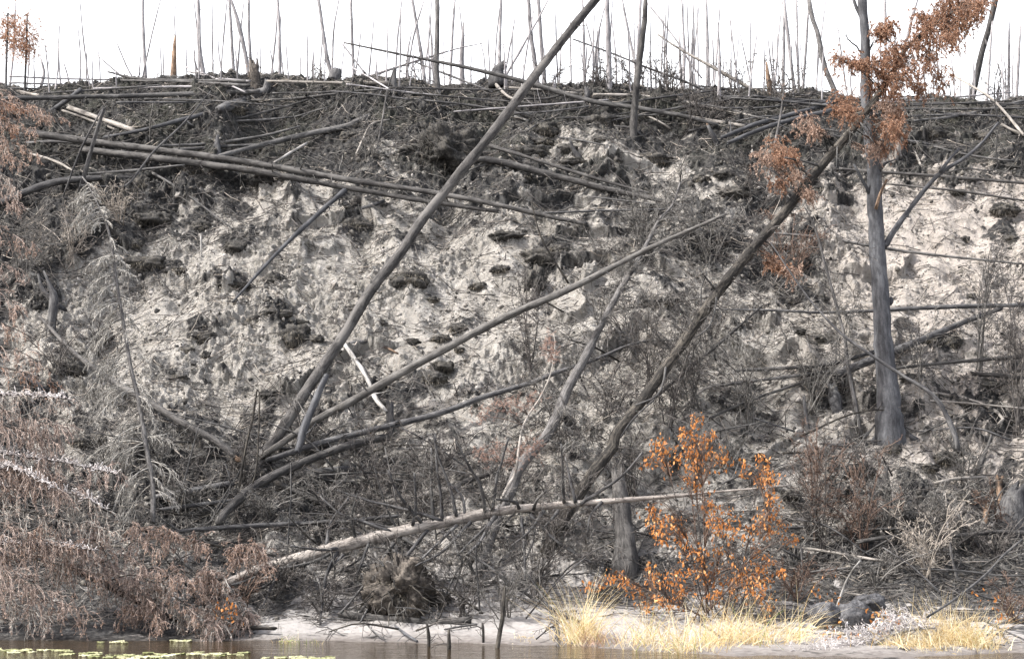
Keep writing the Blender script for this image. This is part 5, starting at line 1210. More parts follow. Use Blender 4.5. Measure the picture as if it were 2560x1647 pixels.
for (px, py), r in LB:
    r = r * KPX * 30.6; c = at_Y(px, py, 30.5 + rng.normal(0, .3)); n = int(9 + 210 * r * rng.uniform(.7, 1.2))
    p = c + rng.normal(size=(n, 3)) * r * np.array([.62, .7, .6]); leaves(b, p, rng)
    k = int(np.argmin([np.min(np.linalg.norm(s[0] - c, axis=1)) for s in stems])); j = int(np.argmin(np.linalg.norm(stems[k][0] - c, axis=1)))
    P = np.stack([crom(np.stack([stems[k][0][max(j - 2, 0)], (stems[k][0][j] + q) / 2 + np.array([0, 0, .03]), q]), 6) for q in p[:8]])
    add_tubes(tw, P, np.tile(np.linspace(.0035, .0018, 6), (len(P), 1)), 3, rng.uniform(0, 1, len(P)))
b.build('leaves', M['leaf'], root, e, smooth=False)
tw.build('twigs', M['twig_red'], root, e)
# ------------------------------------------------------------------ standing poles on the crest
ORD = ['first', 'second', 'third', 'fourth', 'fifth', 'sixth', 'seventh', 'eighth', 'ninth', 'tenth', 'eleventh', 'twelfth', 'thirteenth', 'fourteenth', 'fifteenth', 'sixteenth']
def pole(pts, w, mat, label, group, tip=.6, stubs=5, name='standing_pole', cat='dead pole', raw=False, Y=None):
    rng = nrng()
    pts = np.array(pts, float)
    if Y is None:
        h = hit(*pts[-1])
        Y = h[1] if (h is not None and h[1] < 43.2) else rng.uniform(43.3, 46)
    Xb = at_Y(pts[:, 0], pts[:, 1], Y)[::-1]
    zb = h_ground(Xb[0, 0], Y)
    if Xb[0, 2] > zb - .1:
        d = (Xb[0] - Xb[1]); d /= abs(d[2]) + 1e-6
        Xb = np.concatenate([[Xb[0] + d * (Xb[0, 2] - zb + .15)], Xb])
    n = int(np.clip(np.linalg.norm(np.diff(Xb, axis=0), axis=1).sum() / .22, 8, 30))
    X = crom(Xb, n); R = radii(X, np.array((1.12, 1, .9, tip)) * w * 1.4); X, R = wobble(X, R, rng, .45)
    root = X[0].copy()
    o = trunk_mesh(X, R, rng, 8, .1, 1.2).build(name, M[mat], root)
    tag(o, label, cat, group); o['_px'] = list(map(float, pts[-1]))
    if stubs and w > 5:
        P, Rr = spawn(X[None], R[None], stubs, rng, ang=(.5, 1.4), labs=(.06, .5), rr=.4, rabs=(.004, .008), wig=.15, K=4, t0=.2)
        for k in range(stubs):
            b = MB(); add_tubes(b, P[k:k + 1], np.maximum(Rr[k:k + 1], .003), 4, .4); b.build('branch_stub', M[mat], root, o)
    return o
# the stout ones, each with a look of its own
PG = 'stout poles standing on the crest'
for pts, w, mt, tip, lb in [
    ([A(980, -30), A(985, 160), A(997, 400), A(1000, 535)], 9, 'pole', .8, 'straight grey pole standing alone left of the orange pointed snag on the crest'),
    ([A(1205, 250), A(1195, 380), A(1188, 545)], 15, 'torn', .25, 'orange pointed broken snag standing on the crest at left'),
    ([A(1360, -30), A(1368, 150), A(1372, 300), A(1400, 505)], 11, 'pole', .7, 'bowed grey pole just right of the orange pointed snag'),
    ([A(1573, -30), A(1590, 250), A(1605, 515)], 8, 'pole', .8, 'left pole of the crossed pair just left of the orange torn stump'),
    ([A(1580, -30), A(1650, 200), A(1700, 445)], 11, 'pole', .6, 'slanting pole of the crossed pair ending at the orange torn stump'),
    ([A(1710, -30), A(1715, 250), A(1728, 470)], 8, 'pole', .8, 'pole rising straight out of the orange torn stump'),
    ([A(1905, -30), A(1920, 200), A(1925, 545)], 8, 'pole', .8, 'pole standing on the crest right of the orange torn stump'),
    ([A(2183, -30), A(2215, 180), A(2250, 400), A(2290, 550)], 11, 'pole', .7, 'bent pole rising from the low rotten stump on the crest line'),
    ([B(70, -30), B(80, 200), B(95, 490)], 8, 'pole', .8, 'pole behind the lifted thin end of the long fallen crest pole'),
    ([B(495, -30), B(540, 260), B(582, 555)], 9, 'pole', .7, 'slanting pole left of the grey pole planted in front of the crest'),
    ([B(668, -30), B(670, 300), B(668, 500), B(675, 692)], 13, 'lichen', .8, 'grey pole planted in front of the crest between two crossing fallen poles'),
    ([B(850, 155), B(840, 380), B(842, 595)], 13, 'pole', .25, 'short pointed snag right of the grey pole planted before the crest'),
    ([B(792, -30), B(770, 300), B(756, 582)], 7, 'pole', .7, 'pole just left of the short pointed snag'),
    ([B(1106, -30), B(1100, 250), B(1098, 480)], 9, 'pole', .8, 'pole standing behind the burnt blocky stump'),
    ([B(1292, -30), B(1315, 220), B(1345, 465)], 11, 'pole', .8, 'left one of two slanting poles just left of the longest leaning trunk'),
    ([B(1362, -30), B(1380, 250), B(1410, 585)], 10, 'pole', .8, 'right one of two slanting poles behind the longest leaning trunk'),
    ([B(1830, -30), B(1840, 300), B(1858, 645)], 13, 'pole', .85, 'thick straight pole right of the longest leaning trunk'),
    ([B(2100, -30), B(2088, 200), B(2060, 450), B(2030, 700), B(2012, 965)], 17, 'brown', .6, 'tall trunk standing well below the crest, right of the thick straight pole'),
    ([B(2065, -30), B(2058, 250), B(2045, 480), B(2050, 640)], 9, 'pole', .8, 'pole crossing behind the tall trunk below the crest'),
    ([B(1930, -30), B(1990, 250), B(2035, 480)], 7, 'pole', .8, 'slanting pole left of the tall trunk below the crest'),
    ([C(180, -30), C(187, 300), C(185, 620)], 8, 'pole', .8, 'thick pole left of the broken pointed pole in the thicket'),
    ([C(260, 160), C(268, 450), C(275, 745)], 9, 'pole', .3, 'broken pointed pole standing before the thicket at right centre'),
    ([C(595, 430), C(608, 540), C(625, 690)], 13, 'torn', .3, 'short reddish broken snag on the crest right of the pale slanting pole'),
    ([C(718, -30), C(712, 300), C(706, 660)], 8, 'pole', .8, 'left one of the close pair of poles right of the reddish broken snag'),
    ([C(712, -30), C(750, 300), C(785, 650)], 9, 'pole', .8, 'right slanting one of the close pair of poles right of the reddish broken snag'),
    ([C(798, -30), C(808, 300), C(822, 640)], 6, 'pole', .8, 'slim pole between the close pair and the crooked pole'),
    ([C(882, 60), C(865, 350), C(845, 650)], 7, 'pole', .7, 'pole leaning in behind the crooked pole'),
    ([C(882, -40), C(905, 110), C(940, 200), C(970, 340), C(1000, 470), C(1050, 590), C(1080, 680)], 13, 'lichen', .8, 'crooked pale pole leaning left beside the tall grey standing tree'),
    ([C(1402, -40), C(1412, 160), C(1412, 360)], 8, 'pole', .8, 'pole behind the rust needles right of the tall grey tree'),
    ([C(1640, -40), C(1600, 120), C(1560, 260)], 9, 'pole', .8, 'slanting pole behind the rust needles of the leaning conifer top'),
    ([C(2172, -30), C(2130, 170), C(2080, 350), C(2035, 560), C(2000, 705)], 16, 'brown', .9, 'stout brown pole leaning right against the sky at far right'),
    ([C(2150, 150), C(2130, 400), C(2110, 700)], 7, 'pole', .5, 'thin pole just right of the stout brown leaning pole'),
    ([C(2262, 150), C(2260, 400), C(2258, 700)], 8, 'pole', .4, 'straight grey pole near the top right corner'),
    ([C(2340, 180), C(2325, 450), C(2310, 690)], 8, 'pole', .4, 'straight grey pole at the right edge, rightmost on the crest'),
]:
    pole(pts, w, mt, lb, PG, tip, 9)
# slimmer ones: (fn, x top, y top, x base, y base, w)
thin = []
for fn, lst in ((A, [(1330, -20, 1368, 500, 4), (1458, -20, 1465, 500, 4), (1500, 150, 1520, 490, 3), (1675, 20, 1630, 510, 5), (1908, 30, 1868, 520, 5), (1942, -20, 1948, 525, 3), (2335, -20, 2285, 465, 5), (2220, 200, 2200, 540, 3), (1216, -20, 1204, 260, 3), (600, 340, 600, 605, 4), (535, 160, 547, 605, 3), (408, 180, 415, 565, 5), (670, 300, 692, 600, 3), (105, 20, 72, 560, 6), (237, 350, 236, 565, 3), (1290, 250, 1284, 510, 2.5), (1080, 380, 1085, 530, 2.5), (1120, 320, 1126, 535, 3), (1850, 310, 1882, 535, 3), (2155, 360, 2150, 545, 3), (280, 400, 285, 590, 9), (340, 380, 335, 590, 3), (430, 410, 480, 600, 4), (800, 290, 940, 590, 4), (655, 370, 830, 520, 4), (950, 485, 950, 530, 5), (1600, 415, 1608, 510, 11), (1115, 150, 1110, 520, 2.5), (1785, 280, 1790, 420, 2.5), (2075, 250, 2065, 540, 2.5), (1340, 350, 1360, 500, 6), (2170, 200, 2160, 540, 2.5)]),
                (B, [(150, 140, 110, 480, 3), (242, 50, 200, 525, 3), (427, -20, 380, 505, 5), (585, -20, 460, 505, 5), (632, -20, 580, 505, 4), (815, 10, 842, 505, 4), (1018, 215, 1026, 485, 4), (953, 250, 1000, 495, 3), (1222, 10, 1150, 425, 3), (1442, -20, 1300, 240, 6), (1300, 240, 1170, 470, 6), (1482, -20, 1496, 500, 4), (1530, 100, 1510, 565, 3), (1580, 60, 1592, 625, 4), (1665, -20, 1682, 565, 7), (1752, 80, 1742, 605, 4), (1785, 190, 1762, 565, 7), (1818, 60, 1740, 505, 5), (1690, 150, 1782, 575, 5), (2232, 20, 2200, 625, 4), (2262, -20, 2242, 655, 4), (2347, -20, 2362, 605, 7), (2335, 230, 2350, 565, 8), (2020, 130, 2026, 385, 4), (1870, 140, 1902, 605, 5), (620, 150, 620, 520, 3), (660, 250, 640, 560, 3), (495, 210, 470, 560, 4), (30, 200, 10, 480, 2.5), (720, 200, 715, 520, 2.5), (470, 300, 455, 560, 3)]),
                (C, [(50, -20, 68, 565, 4), (97, -20, 70, 565, 5), (132, 20, 86, 525, 4), (278, -20, 235, 605, 4), (412, 230, 490, 605, 4), (487, 80, 490, 605, 3.5), (703, 10, 655, 560, 5), (1005, -10, 930, 645, 4), (1860, 380, 1885, 690, 4), (2160, 380, 2262, 695, 4), (2215, 330, 2240, 690, 3), (100, 510, 105, 600, 10), (1800, 650, 1812, 700, 14), (2195, 600, 2190, 690, 5), (1655, 580, 1650, 700, 18), (1470, 300, 1480, 600, 3), (950, 200, 940, 600, 3), (1180, 480, 1180, 640, 4), (10, 0, 20, 600, 6), (225, 100, 240, 600, 3), (770, 250, 775, 600, 2.5), (640, 500, 640, 680, 4), (830, 150, 850, 600, 2.5), (2020, 260, 2010, 690, 2.5), (2300, 300, 2290, 690, 3), (1940, 420, 1935, 700, 2.5)])):
    for (xt, yt, xb, yb, w) in lst: thin.append((fn(xt, yt), fn(xb, yb), w))
for (t_, b_, w) in thin:
    pole([t_, ((t_[0] + b_[0]) / 2 + np.random.RandomState(int(t_[0])).normal(0, 3), (t_[1] + b_[1]) / 2), b_], w, 'pole', 'thin bare dead pole standing on the crest against the white sky', 'thin poles on the crest', .45, 5)
rng = nrng()
for k in range(96):
    c_ = rng.choice(4, p=[.14, .2, .5, .16]); lo, hi = [(60, 850), (850, 1350), (1350, 2000), (2000, 2560)][c_]
    xb = rng.uniform(lo, hi); yb = np.interp(xb, _cx, _cy) + rng.uniform(-6, 14)
    ht = rng.uniform(.15, 1) ** 1.3 * 230 + 18; xt = xb + rng.normal(0, .07) * ht
    pole([(xt, yb - ht), ((xt + xb) / 2 + rng.normal(0, 2), yb - ht / 2), (xb, yb)], rng.uniform(1.8, 4.2), 'pole', 'thin bare dead pole standing on the crest against the white sky', 'thin poles on the crest', .4, 4)

rng = nrng()
for k in range(30):
    right = rng.uniform() < .62
    x0 = rng.uniform(1350, 2400) if right else rng.uniform(330, 1400)
    y0 = np.interp(x0, _cx, _cy) + rng.uniform(-4, 46); ln = rng.uniform(90, 420) * (1 if rng.uniform() < .5 else -1); dy = rng.normal(10 if right else 4, 34)
    log('fallen_pole', 'fallen pole', 'thin charred fallen pole lying along the littered crest', [(x0, y0), (x0 + ln / 2, y0 + dy / 2 + rng.normal(0, 3)), (x0 + ln, y0 + dy)], (4.5, rng.uniform(5, 9), 4), ('char', 'grey', 'pole')[rng.integers(3)], None, rng.uniform(.05, .3), 'thin fallen poles on the crest', stubs=3, twigs=4, S=8)

# ------------------------------------------------------------------ shrubs and brush
def shrub(base, top, spread, n, mat, label, group=None, name='bare_shrub', lean=0, dense=1., thick=1., Yd=.35, cat='shrub', lift=-.04):
    """dead shrub: stems fan from a root reading to the given top height (photo pixels)"""
    rng = nrng()
    r = hit(*base)
    if r is None: return
    Yb = r[1]; root = r + np.array([0, 0, lift])
    e = empty(name, root, label, cat, group); e['_px'] = list(map(float, base))
    hgt = (base[1] - top) * KPX * Yb * 1.02; sp = spread * KPX * Yb
    n = int(round(n * 1.5))
    for k in range(n):
        tipx = rng.uniform(-1, 1) * sp + lean * KPX * Yb; tip = root + np.array([tipx, rng.normal(-.15, Yd), hgt * rng.uniform(.55, 1.05)])
        b0 = root + np.array([rng.normal(0, .05), rng.normal(0, .05), -.03])
        mid = b0 + (tip - b0) * .5 + np.array([-tipx * .15 + rng.normal(0, .07), rng.normal(0, .07), hgt * .08])
        X = crom(np.stack([b0, mid, tip]), 13); R = np.linspace(.012, .0045, 13) * thick * rng.uniform(.7, 1.2); X, R = wobble(X, R, rng, 1.6)
        b = MB(); add_tubes(b, X[None], R[None], 5, rng.uniform(0, 1)); st = b.build('stem', M[mat], root, e)
        P, Rr = spawn(X[None], R[None], int(9 * dense), rng, ang=(.4, 1.15), labs=(.15 * hgt, .5 * hgt), rr=.65, rabs=(.004, .007), wig=.2, K=7, t0=.2)
        P2, R2 = spawn(P, Rr, 4, rng, ang=(.4, 1.1), lenr=(.25, .6), rr=.7, wig=.25, K=5); P3, R3 = spawn(P2, R2, 2, rng, lenr=(.3, .6), rr=.8, wig=.25, K=4)
        twig_part([(P, Rr), (P2, np.maximum(R2, .0032)), (P3, np.maximum(R3, .0027))], 'twigs', mat, root, st, rng)
    return e
SG = 'bare dead shrubs'
for base, top, sp, n, mt, lb in [
    (E(1300, 1110), 680, 45, 4, 'twig_dark', 'black forked sapling standing alone in the pale sand, centre'),
    (V(1620, 960), 749, 150, 6, 'twig_grey', 'bare grey shrub between the leaning spruce and the dark conifer'),
    (V(1560, 1010), 813, 110, 5, 'twig_dark', 'dark bare shrub at the right side of the leaning spruce trunk'),
    (V(1750, 1000), 855, 140, 6, 'twig_grey', 'wide grey shrub above the orange leaved bush'),
    (V(1900, 960), 813, 120, 5, 'twig_grey', 'grey shrub left of the tall grey tree foot, before the dark logs'),
    (V(1660, 620), 460, 120, 6, 'twig_grey', 'fine grey brush behind the top of the leaning spruce'),
    (V(1500, 590), 460, 110, 6, 'twig_grey', 'grey brush under the thick log at centre right'),
    (V(1400, 620), 556, 100, 5, 'twig_grey', 'low grey brush left of the leaning spruce top'),
    (V(1850, 660), 513, 110, 5, 'twig_red', 'reddish brush beside the bend of the dark conifer'),
    (V(1480, 840), 684, 90, 5, 'twig_dark', 'dark shrub crossing the leaning spruce at mid height'),
    (V(2290, 870), 599, 60, 4, 'twig_grey', 'tall thin grey shrub before the pale sand at right'),
    (V(2380, 1010), 684, 50, 4, 'twig_dark', 'tall dark shrub stems at the right edge'),
    (V(2150, 960), 749, 50, 3, 'twig_grey', 'sparse grey shrub right of the tall grey tree'),
    (V(1960, 900), 684, 60, 3, 'twig_grey', 'sparse thin stems before the slim grey trunk'),
    (V(1910, 1270), 1048, 60, 4, 'twig_red', 'reddish upright stems right of the orange leaved bush'),
    (I(1240, 830), 1130, 150, 6, 'twig_red', 'big twisted brown shrub in the lower right'),
    (I(980, 810), 1100, 110, 5, 'twig_dark', 'dark twisted shrub left of the big twisted brown shrub'),
    (I(1700, 1000), 1230, 150, 5, 'twig_pale', 'pale arching shrub above the white twigs'),
    (I(2150, 900), 1280, 120, 6, 'twig_dark', 'dense dark shrub by the curved grey stem at the right edge'),
    (I(1950, 780), 1220, 130, 5, 'twig_grey', 'grey shrub left of the big burnt stump'),
    (I(1350, 1050), 1340, 150, 6, 'twig_grey', 'low grey brush heap behind the charred round boulders'),
    (I(800, 900), 1290, 120, 6, 'twig_grey', 'grey tangle right of the orange leaved bush'),
    (I(1700, 640), 1190, 160, 6, 'twig_grey', 'fine grey brush above the long brown log at lower right'),
    (I(2300, 1290), 1440, 70, 5, 'twig_red', 'reddish shrub with few leaves at the right edge above the mud'),
    (V(470, 1190), 1166, 140, 7, 'twig_grey', 'fine grey brush left of the trunk foot'),
    (V(430, 1280), 1262, 120, 6, 'twig_grey', 'grey brush at the lower end of the thin dead spruce'),
    (V(620, 1210), 1198, 130, 7, 'twig_grey', 'curly grey brush under the bent grey log'),
    (V(760, 1190), 1166, 130, 7, 'twig_grey', 'curly grey brush right of the bent grey log'),
    (V(880, 1160), 1048, 110, 5, 'twig_dark', 'dark brush below the charred black log'),
    (V(1010, 1150), 1069, 110, 6, 'twig_dark', 'dark bare shrub left of the pinkish sapling'),
    (V(720, 1060), 962, 60, 4, 'twig_dark', 'thin dark stems by the trunk foot and the prong'),
    (V(1090, 1310), 1273, 110, 6, 'twig_grey', 'grey brush under the middle of the pale fallen trunk'),
    (V(1300, 1290), 1198, 110, 6, 'twig_dark', 'dark brush before the feet of the two leaning trees'),
    (V(1390, 1340), 1305, 90, 5, 'twig_grey', 'grey brush left of the slate blue charred snag'),
    (V(650, 1390), 1379, 130, 7, 'twig_dark', 'dark brush heap under the butt of the pale fallen trunk'),
    (V(760, 1430), 1422, 120, 6, 'twig_dark', 'dark brush between the fallen brown top and the upturned roots'),
    (V(560, 1420), 1412, 120, 6, 'twig_red', 'reddish brush in the fallen brown spruce top'),
    (V(1180, 1440), 1390, 70, 5, 'twig_grey', 'grey drooping brush over the mud, centre'),
    (V(1080, 1440), 1433, 70, 5, 'twig_dark', 'dark drooping brush over the mud right of the upturned roots'),
    (V(60, 660), 503, 120, 6, 'twig_grey', 'grey bare shrub at the left edge under the double logs'),
    (V(160, 620), 513, 100, 5, 'twig_pale', 'pale curly shrub at left under the wide black log'),
    (V(280, 520), 449, 90, 5, 'twig_pale', 'pale bare twigs round the top of the thin dead spruce'),
    (V(140, 880), 813, 80, 5, 'twig_dark', 'dark shrub on the bank right of the rust boughs'),
    (V(230, 830), 770, 70, 4, 'twig_dark', 'thin dark shrub beside the brown slanting log'),
    (V(90, 1140), 1112, 90, 5, 'twig_grey', 'grey twigs behind the whitish boughs'),
    (V(250, 1100), 1069, 90, 6, 'twig_grey', 'grey tangle between whitish boughs and thin dead spruce'),
    (V(380, 1090), 1059, 80, 5, 'twig_grey', 'grey tangle right of the thin dead spruce foot'),
    (V(1650, 300), 203, 120, 6, 'twig_dark', 'dark brush on the crest below the pole thicket'),
    (V(1800, 250), 182, 120, 6, 'twig_dark', 'dark brush on the crest right of the pole thicket'),
    (V(1560, 230), 160, 90, 5, 'twig_dark', 'thin dark brush round the tall trunk below the crest'),
    (V(1420, 215), 160, 90, 5, 'twig_dark', 'thin dark brush right of the longest leaning trunk on the crest'),
    (V(2160, 330), 257, 90, 4, 'twig_grey', 'thin grey brush right of the tall grey tree at crest height'),
    (V(1610, 310), 203, 30, 3, 'twig_dark', 'few dark upright stems below the thick straight pole'),
    (V(1750, 470), 353, 40, 3, 'twig_dark', 'tall thin dark stems left of the slim pale young trunk'),
    (V(350, 340), 257, 50, 3, 'twig_grey', 'grey forked stub stems above the pale barkless log'),
    (V(870, 380), 267, 50, 3, 'twig_grey', 'thin grey stems left of the longest leaning trunk at turf height'),
    (V(1480, 212), 128, 60, 4, 'twig_dark', 'hazy fine brush against the sky beside the tall trunk below the crest'),
    (V(1560, 222), 118, 80, 4, 'twig_dark', 'hazy fine brush against the sky, left part of the pole thicket'),
    (V(1640, 228), 128, 80, 4, 'twig_dark', 'hazy fine brush against the sky, middle of the pole thicket'),
    (V(1720, 232), 139, 80, 4, 'twig_dark', 'hazy fine brush against the sky, right part of the pole thicket'),
    (V(1830, 240), 150, 80, 4, 'twig_dark', 'hazy fine brush against the sky left of the crooked pale pole'),
    (V(1290, 205), 139, 60, 3, 'twig_dark', 'hazy fine brush against the sky just left of the longest leaning trunk'),
    (V(1400, 208), 128, 60, 4, 'twig_dark', 'hazy fine brush against the sky just right of the longest leaning trunk'),
    (V(980, 200), 128, 60, 3, 'twig_dark', 'hazy fine brush on the crest left of the planted grey pole'),
    (V(2200, 245), 160, 60, 3, 'twig_dark', 'hazy fine brush on the crest below the rust needles'),
    (V(2340, 245), 150, 50, 3, 'twig_dark', 'hazy fine brush on the crest at the right edge'),
    (V(260, 195), 150, 60, 3, 'twig_dark', 'hazy fine brush on the crest at upper left'),
    (V(740, 195), 139, 60, 3, 'twig_dark', 'hazy fine brush on the crest by the low rotten stump'),
    (V(900, 1250), 1166, 120, 5, 'twig_dark', 'dark brush over the level dark log, lower centre'),
    (V(1000, 1230), 1134, 110, 5, 'twig_dark', 'dark brush behind the middle of the pale fallen trunk'),
    (V(1180, 1180), 1069, 110, 5, 'twig_dark', 'dark brush over the foot of the leaning spruce'),
    (V(1330, 1080), 941, 110, 5, 'twig_dark', 'dark brush between the leaning spruce and the pinkish sapling'),
    (V(1420, 980), 855, 110, 5, 'twig_dark', 'dark brush before the charred black log end'),
    (V(1520, 900), 749, 110, 5, 'twig_dark', 'dark brush left of the dark conifer at mid height'),
    (V(1650, 820), 684, 100, 5, 'twig_dark', 'dark brush right of the dark conifer at mid height'),
    (V(940, 1380), 1326, 110, 5, 'twig_dark', 'dark brush below the pale fallen trunk, above the upturned roots'),
    (V(1250, 1400), 1347, 100, 5, 'twig_dark', 'dark brush on the mud right of the leaning spruce foot'),
    (V(560, 1130), 1069, 100, 5, 'twig_dark', 'dark brush behind the snapped upside down V stem'),
    (V(2000, 1150), 1080, 120, 5, 'twig_dark', 'dark brush before the foot of the slim grey trunk'),
    (V(2200, 1330), 1262, 130, 5, 'twig_dark', 'dark brush over the long brown log at lower right'),
    (V(2340, 1240), 1198, 80, 5, 'twig_red', 'brown twigs round the orange split stump'),
    (V(2080, 1240), 1155, 90, 5, 'twig_grey', 'grey brush below the foot of the tall grey tree'),
    (V(2250, 1130), 1069, 90, 5, 'twig_grey', 'grey brush right of the foot of the tall grey tree'),
    (V(1700, 1100), 1048, 120, 6, 'twig_grey', 'grey brush just above the orange leaves'),
    (V(1480, 1150), 1080, 90, 5, 'twig_dark', 'dark brush right of the conifer foot'),
    (V(1560, 1400), 1390, 100, 5, 'twig_dark', 'dark brush left of the orange leaved bush foot'),
    (V(1860, 1400), 1379, 100, 5, 'twig_red', 'reddish brush at the right foot of the orange leaved bush'),
]:
    shrub(base, top, sp, n, mt, lb, None)

# loose dead branches in the tangle at the foot of the slope
rng = nrng()
for k in range(104):
    z_ = rng.uniform()
    if k >= 84: x0, y0 = V(rng.uniform(820, 1300), rng.uniform(1340, 1490))
    elif z_ < .5: x0, y0 = V(rng.uniform(380, 1150), rng.uniform(1030, 1420))
    elif z_ < .8: x0, y0 = V(rng.uniform(1150, 1900), rng.uniform(650, 1330))
    else: x0, y0 = V(rng.uniform(1850, 2390), rng.uniform(1000, 1420))
    a_ = rng.uniform(-.2, 3.3); ln = rng.uniform(90, 300); nb_ = rng.normal(0, 18, 2)
    pts = [(x0, y0), (x0 + np.cos(a_) * ln * .5 + nb_[0], y0 - np.sin(a_) * ln * .42 + nb_[1]), (x0 + np.cos(a_) * ln, y0 - np.sin(a_) * ln * .75)]
    h0 = hit(*pts[0]); h1 = hit(*pts[2])
    if h0 is None: continue
    Ya = h0[1] - rng.uniform(.05, .35); Yb_ = min(Ya + rng.uniform(-.6, .5), (h1[1] if h1 is not None else 99) - .15)
    mt_ = ('char', 'flaky', 'grey', 'grey')[rng.integers(4)]
    log('dead_branch', 'branch', 'thin dead branch caught in the twiggy tangle over the lower slope', pts, (7, 6, 3), mt_, (Ya, Yb_), .05, 'loose dead branches in the tangle', twigs=9, S=6, amp=.5)

# ------------------------------------------------------------------ burnt moss clumps, upturned roots, boulders
def lump(c, r, rng, mat, name, label, cat, group=None, squash=.7, fib=220, rough=.35, res=(30, 18), fibmat='moss', dark=.5, fl=(.25, .6)):
    nu, nv = res
    th = np.linspace(0, 2 * pi, nu, endpoint=False)[None]; ph = np.linspace(-.5 * pi, .5 * pi, nv)[:, None]
    d = np.stack([np.cos(ph) * np.cos(th), np.cos(ph) * np.sin(th), np.sin(ph) + 0 * th], -1)
    s = rng.uniform(0, 50)
    k = 1 + rough * (pn(d[..., 0] * 1.7 + s, d[..., 2] * 1.7 + d[..., 1] * 1.3) + .7 * np.abs(pn(d[..., 0] * 4 + s, d[..., 2] * 4 + d[..., 1] * 3)) + .55 * np.abs(pn(d[..., 0] * 9 + s, d[..., 2] * 9 + d[..., 1] * 7)) + .3 * pn(d[..., 0] * 19 + s, d[..., 2] * 19 + d[..., 1] * 15))
    r = np.asarray(r, float) * np.ones(3)
    v = c + d * k[..., None] * r
    i = np.arange(nv - 1)[:, None] * nu; j = np.arange(nu)[None]
    q = np.stack([i + j, i + (j + 1) % nu, i + nu + (j + 1) % nu, i + nu + j], -1).reshape(-1, 4)
    b = MB(); b.add(v.reshape(-1, 3), q, None, (v - c).reshape(-1, 3) + s, np.full(nu * nv, dark))
    o = b.build(name, M[mat], c); tag(o, label, cat, group); o['_px'] = list(map(float, proj(*c)))
    if fib:
        dd = norm(rng.normal(size=(fib, 3))); p = c + dd * r * .9; ln = rng.uniform(*fl, fib)[:, None] * r.mean()
        P = np.stack([p, p + dd * ln * .6 + np.array([0, 0, -.2]) * ln, p + dd * ln * .8 + np.array([0, -.1, -.7]) * ln], 1)
        b = MB(); add_strips(b, P, rng.uniform(.006, .012, fib), rng); b.build('fibres', M[fibmat], c, o)
    return o
rng = nrng()
clump_objs = []
CL = [(D, 1630, 230, 90, 55), (D, 1385, 85, 55, 45), (D, 1050, 35, 95, 55), (D, 1885, 455, 65, 55), (D, 1600, 485, 85, 38), (D, 1720, 500, 40, 30), (D, 1000, 335, 95, 45), (D, 1900, 682, 80, 42), (D, 1745, 740, 45, 50), (D, 2030, 835, 95, 65), (D, 1400, 845, 75, 45), (D, 1230, 385, 60, 25), (D, 940, 195, 35, 28), (D, 1530, 385, 50, 18), (D, 2080, 740, 35, 25), (D, 1430, 965, 40, 26), (D, 1280, 930, 45, 25), (D, 700, 840, 60, 35), (D, 500, 1070, 70, 60), (D, 420, 1090, 50, 50), (D, 2180, 850, 40, 30), (D, 1850, 1230, 50, 25), (D, 1210, 1120, 60, 25),
      (E, 110, 80, 75, 60), (E, 480, 445, 95, 55), (E, 1105, 375, 45, 35), (E, 1335, 470, 45, 100), (E, 1400, 290, 95, 75), (E, 820, 785, 70, 32), (E, 690, 850, 60, 26), (E, 640, 1130, 85, 40), (E, 310, 1190, 85, 40), (E, 270, 745, 40, 25), (E, 100, 640, 50, 28), (E, 950, 490, 45, 25), (E, 500, 870, 40, 22), (E, 1140, 150, 80, 35), (E, 1500, 240, 60, 40), (E, 2200, 600, 70, 40), (E, 700, 1040, 60, 35), (E, 820, 925, 26, 22), (E, 640, 580, 40, 18),
      (B, 1340, 1055, 95, 55), (B, 1215, 1040, 42, 30), (B, 1395, 985, 60, 28), (B, 1870, 1115, 60, 40), (B, 1560, 1035, 60, 35), (B, 1600, 1120, 60, 25), (B, 2150, 1110, 95, 55), (B, 2260, 1130, 45, 35), (B, 250, 1090, 50, 45), (B, 590, 900, 70, 50), (B, 900, 900, 60, 50), (B, 700, 960, 90, 50), (B, 1400, 900, 70, 45), (B, 1780, 850, 80, 50), (B, 850, 1000, 60, 60), (B, 1800, 980, 60, 35), (B, 1250, 1230, 60, 35), (B, 60, 950, 45, 40),
      (C, 380, 1335, 90, 45), (C, 300, 1215, 60, 32), (C, 150, 1240, 60, 35), (C, 2230, 1450, 90, 60), (C, 1900, 1330, 45, 25), (C, 2290, 1160, 60, 30), (C, 2100, 950, 60, 40), (C, 1720, 930, 70, 35), (C, 950, 1320, 50, 35),
      (F, 700, 230, 60, 35), (F, 830, 395, 60, 90), (F, 960, 580, 55, 32), (F, 1960, 165, 26, 22), (F, 2270, 160, 45, 25), (F, 830, 800, 30, 22), (F, 990, 850, 50, 25), (F, 1880, 880, 50, 55), (F, 1740, 870, 70, 40), (F, 400, 1330, 36, 24), (F, 1600, 1120, 60, 30), (F, 2100, 1170, 70, 35), (F, 1950, 1300, 80, 40), (F, 2000, 560, 30, 20),
      (I, 1450, 110, 60, 30), (I, 1230, 260, 90, 60), (I, 1830, 170, 70, 50), (I, 1700, 230, 60, 30), (I, 760, 420, 60, 40), (I, 1950, 450, 60, 50), (I, 900, 260, 50, 30), (G, 560, 60, 70, 50), (G, 680, 40, 60, 40), (A, 1600, 760, 70, 35), (A, 1200, 960, 40, 22), (A, 1750, 1130, 60, 40), (A, 1320, 1180, 70, 60), (A, 1800, 1250, 70, 45), (A, 970, 1280, 60, 60), (A, 680, 1400, 70, 60)]
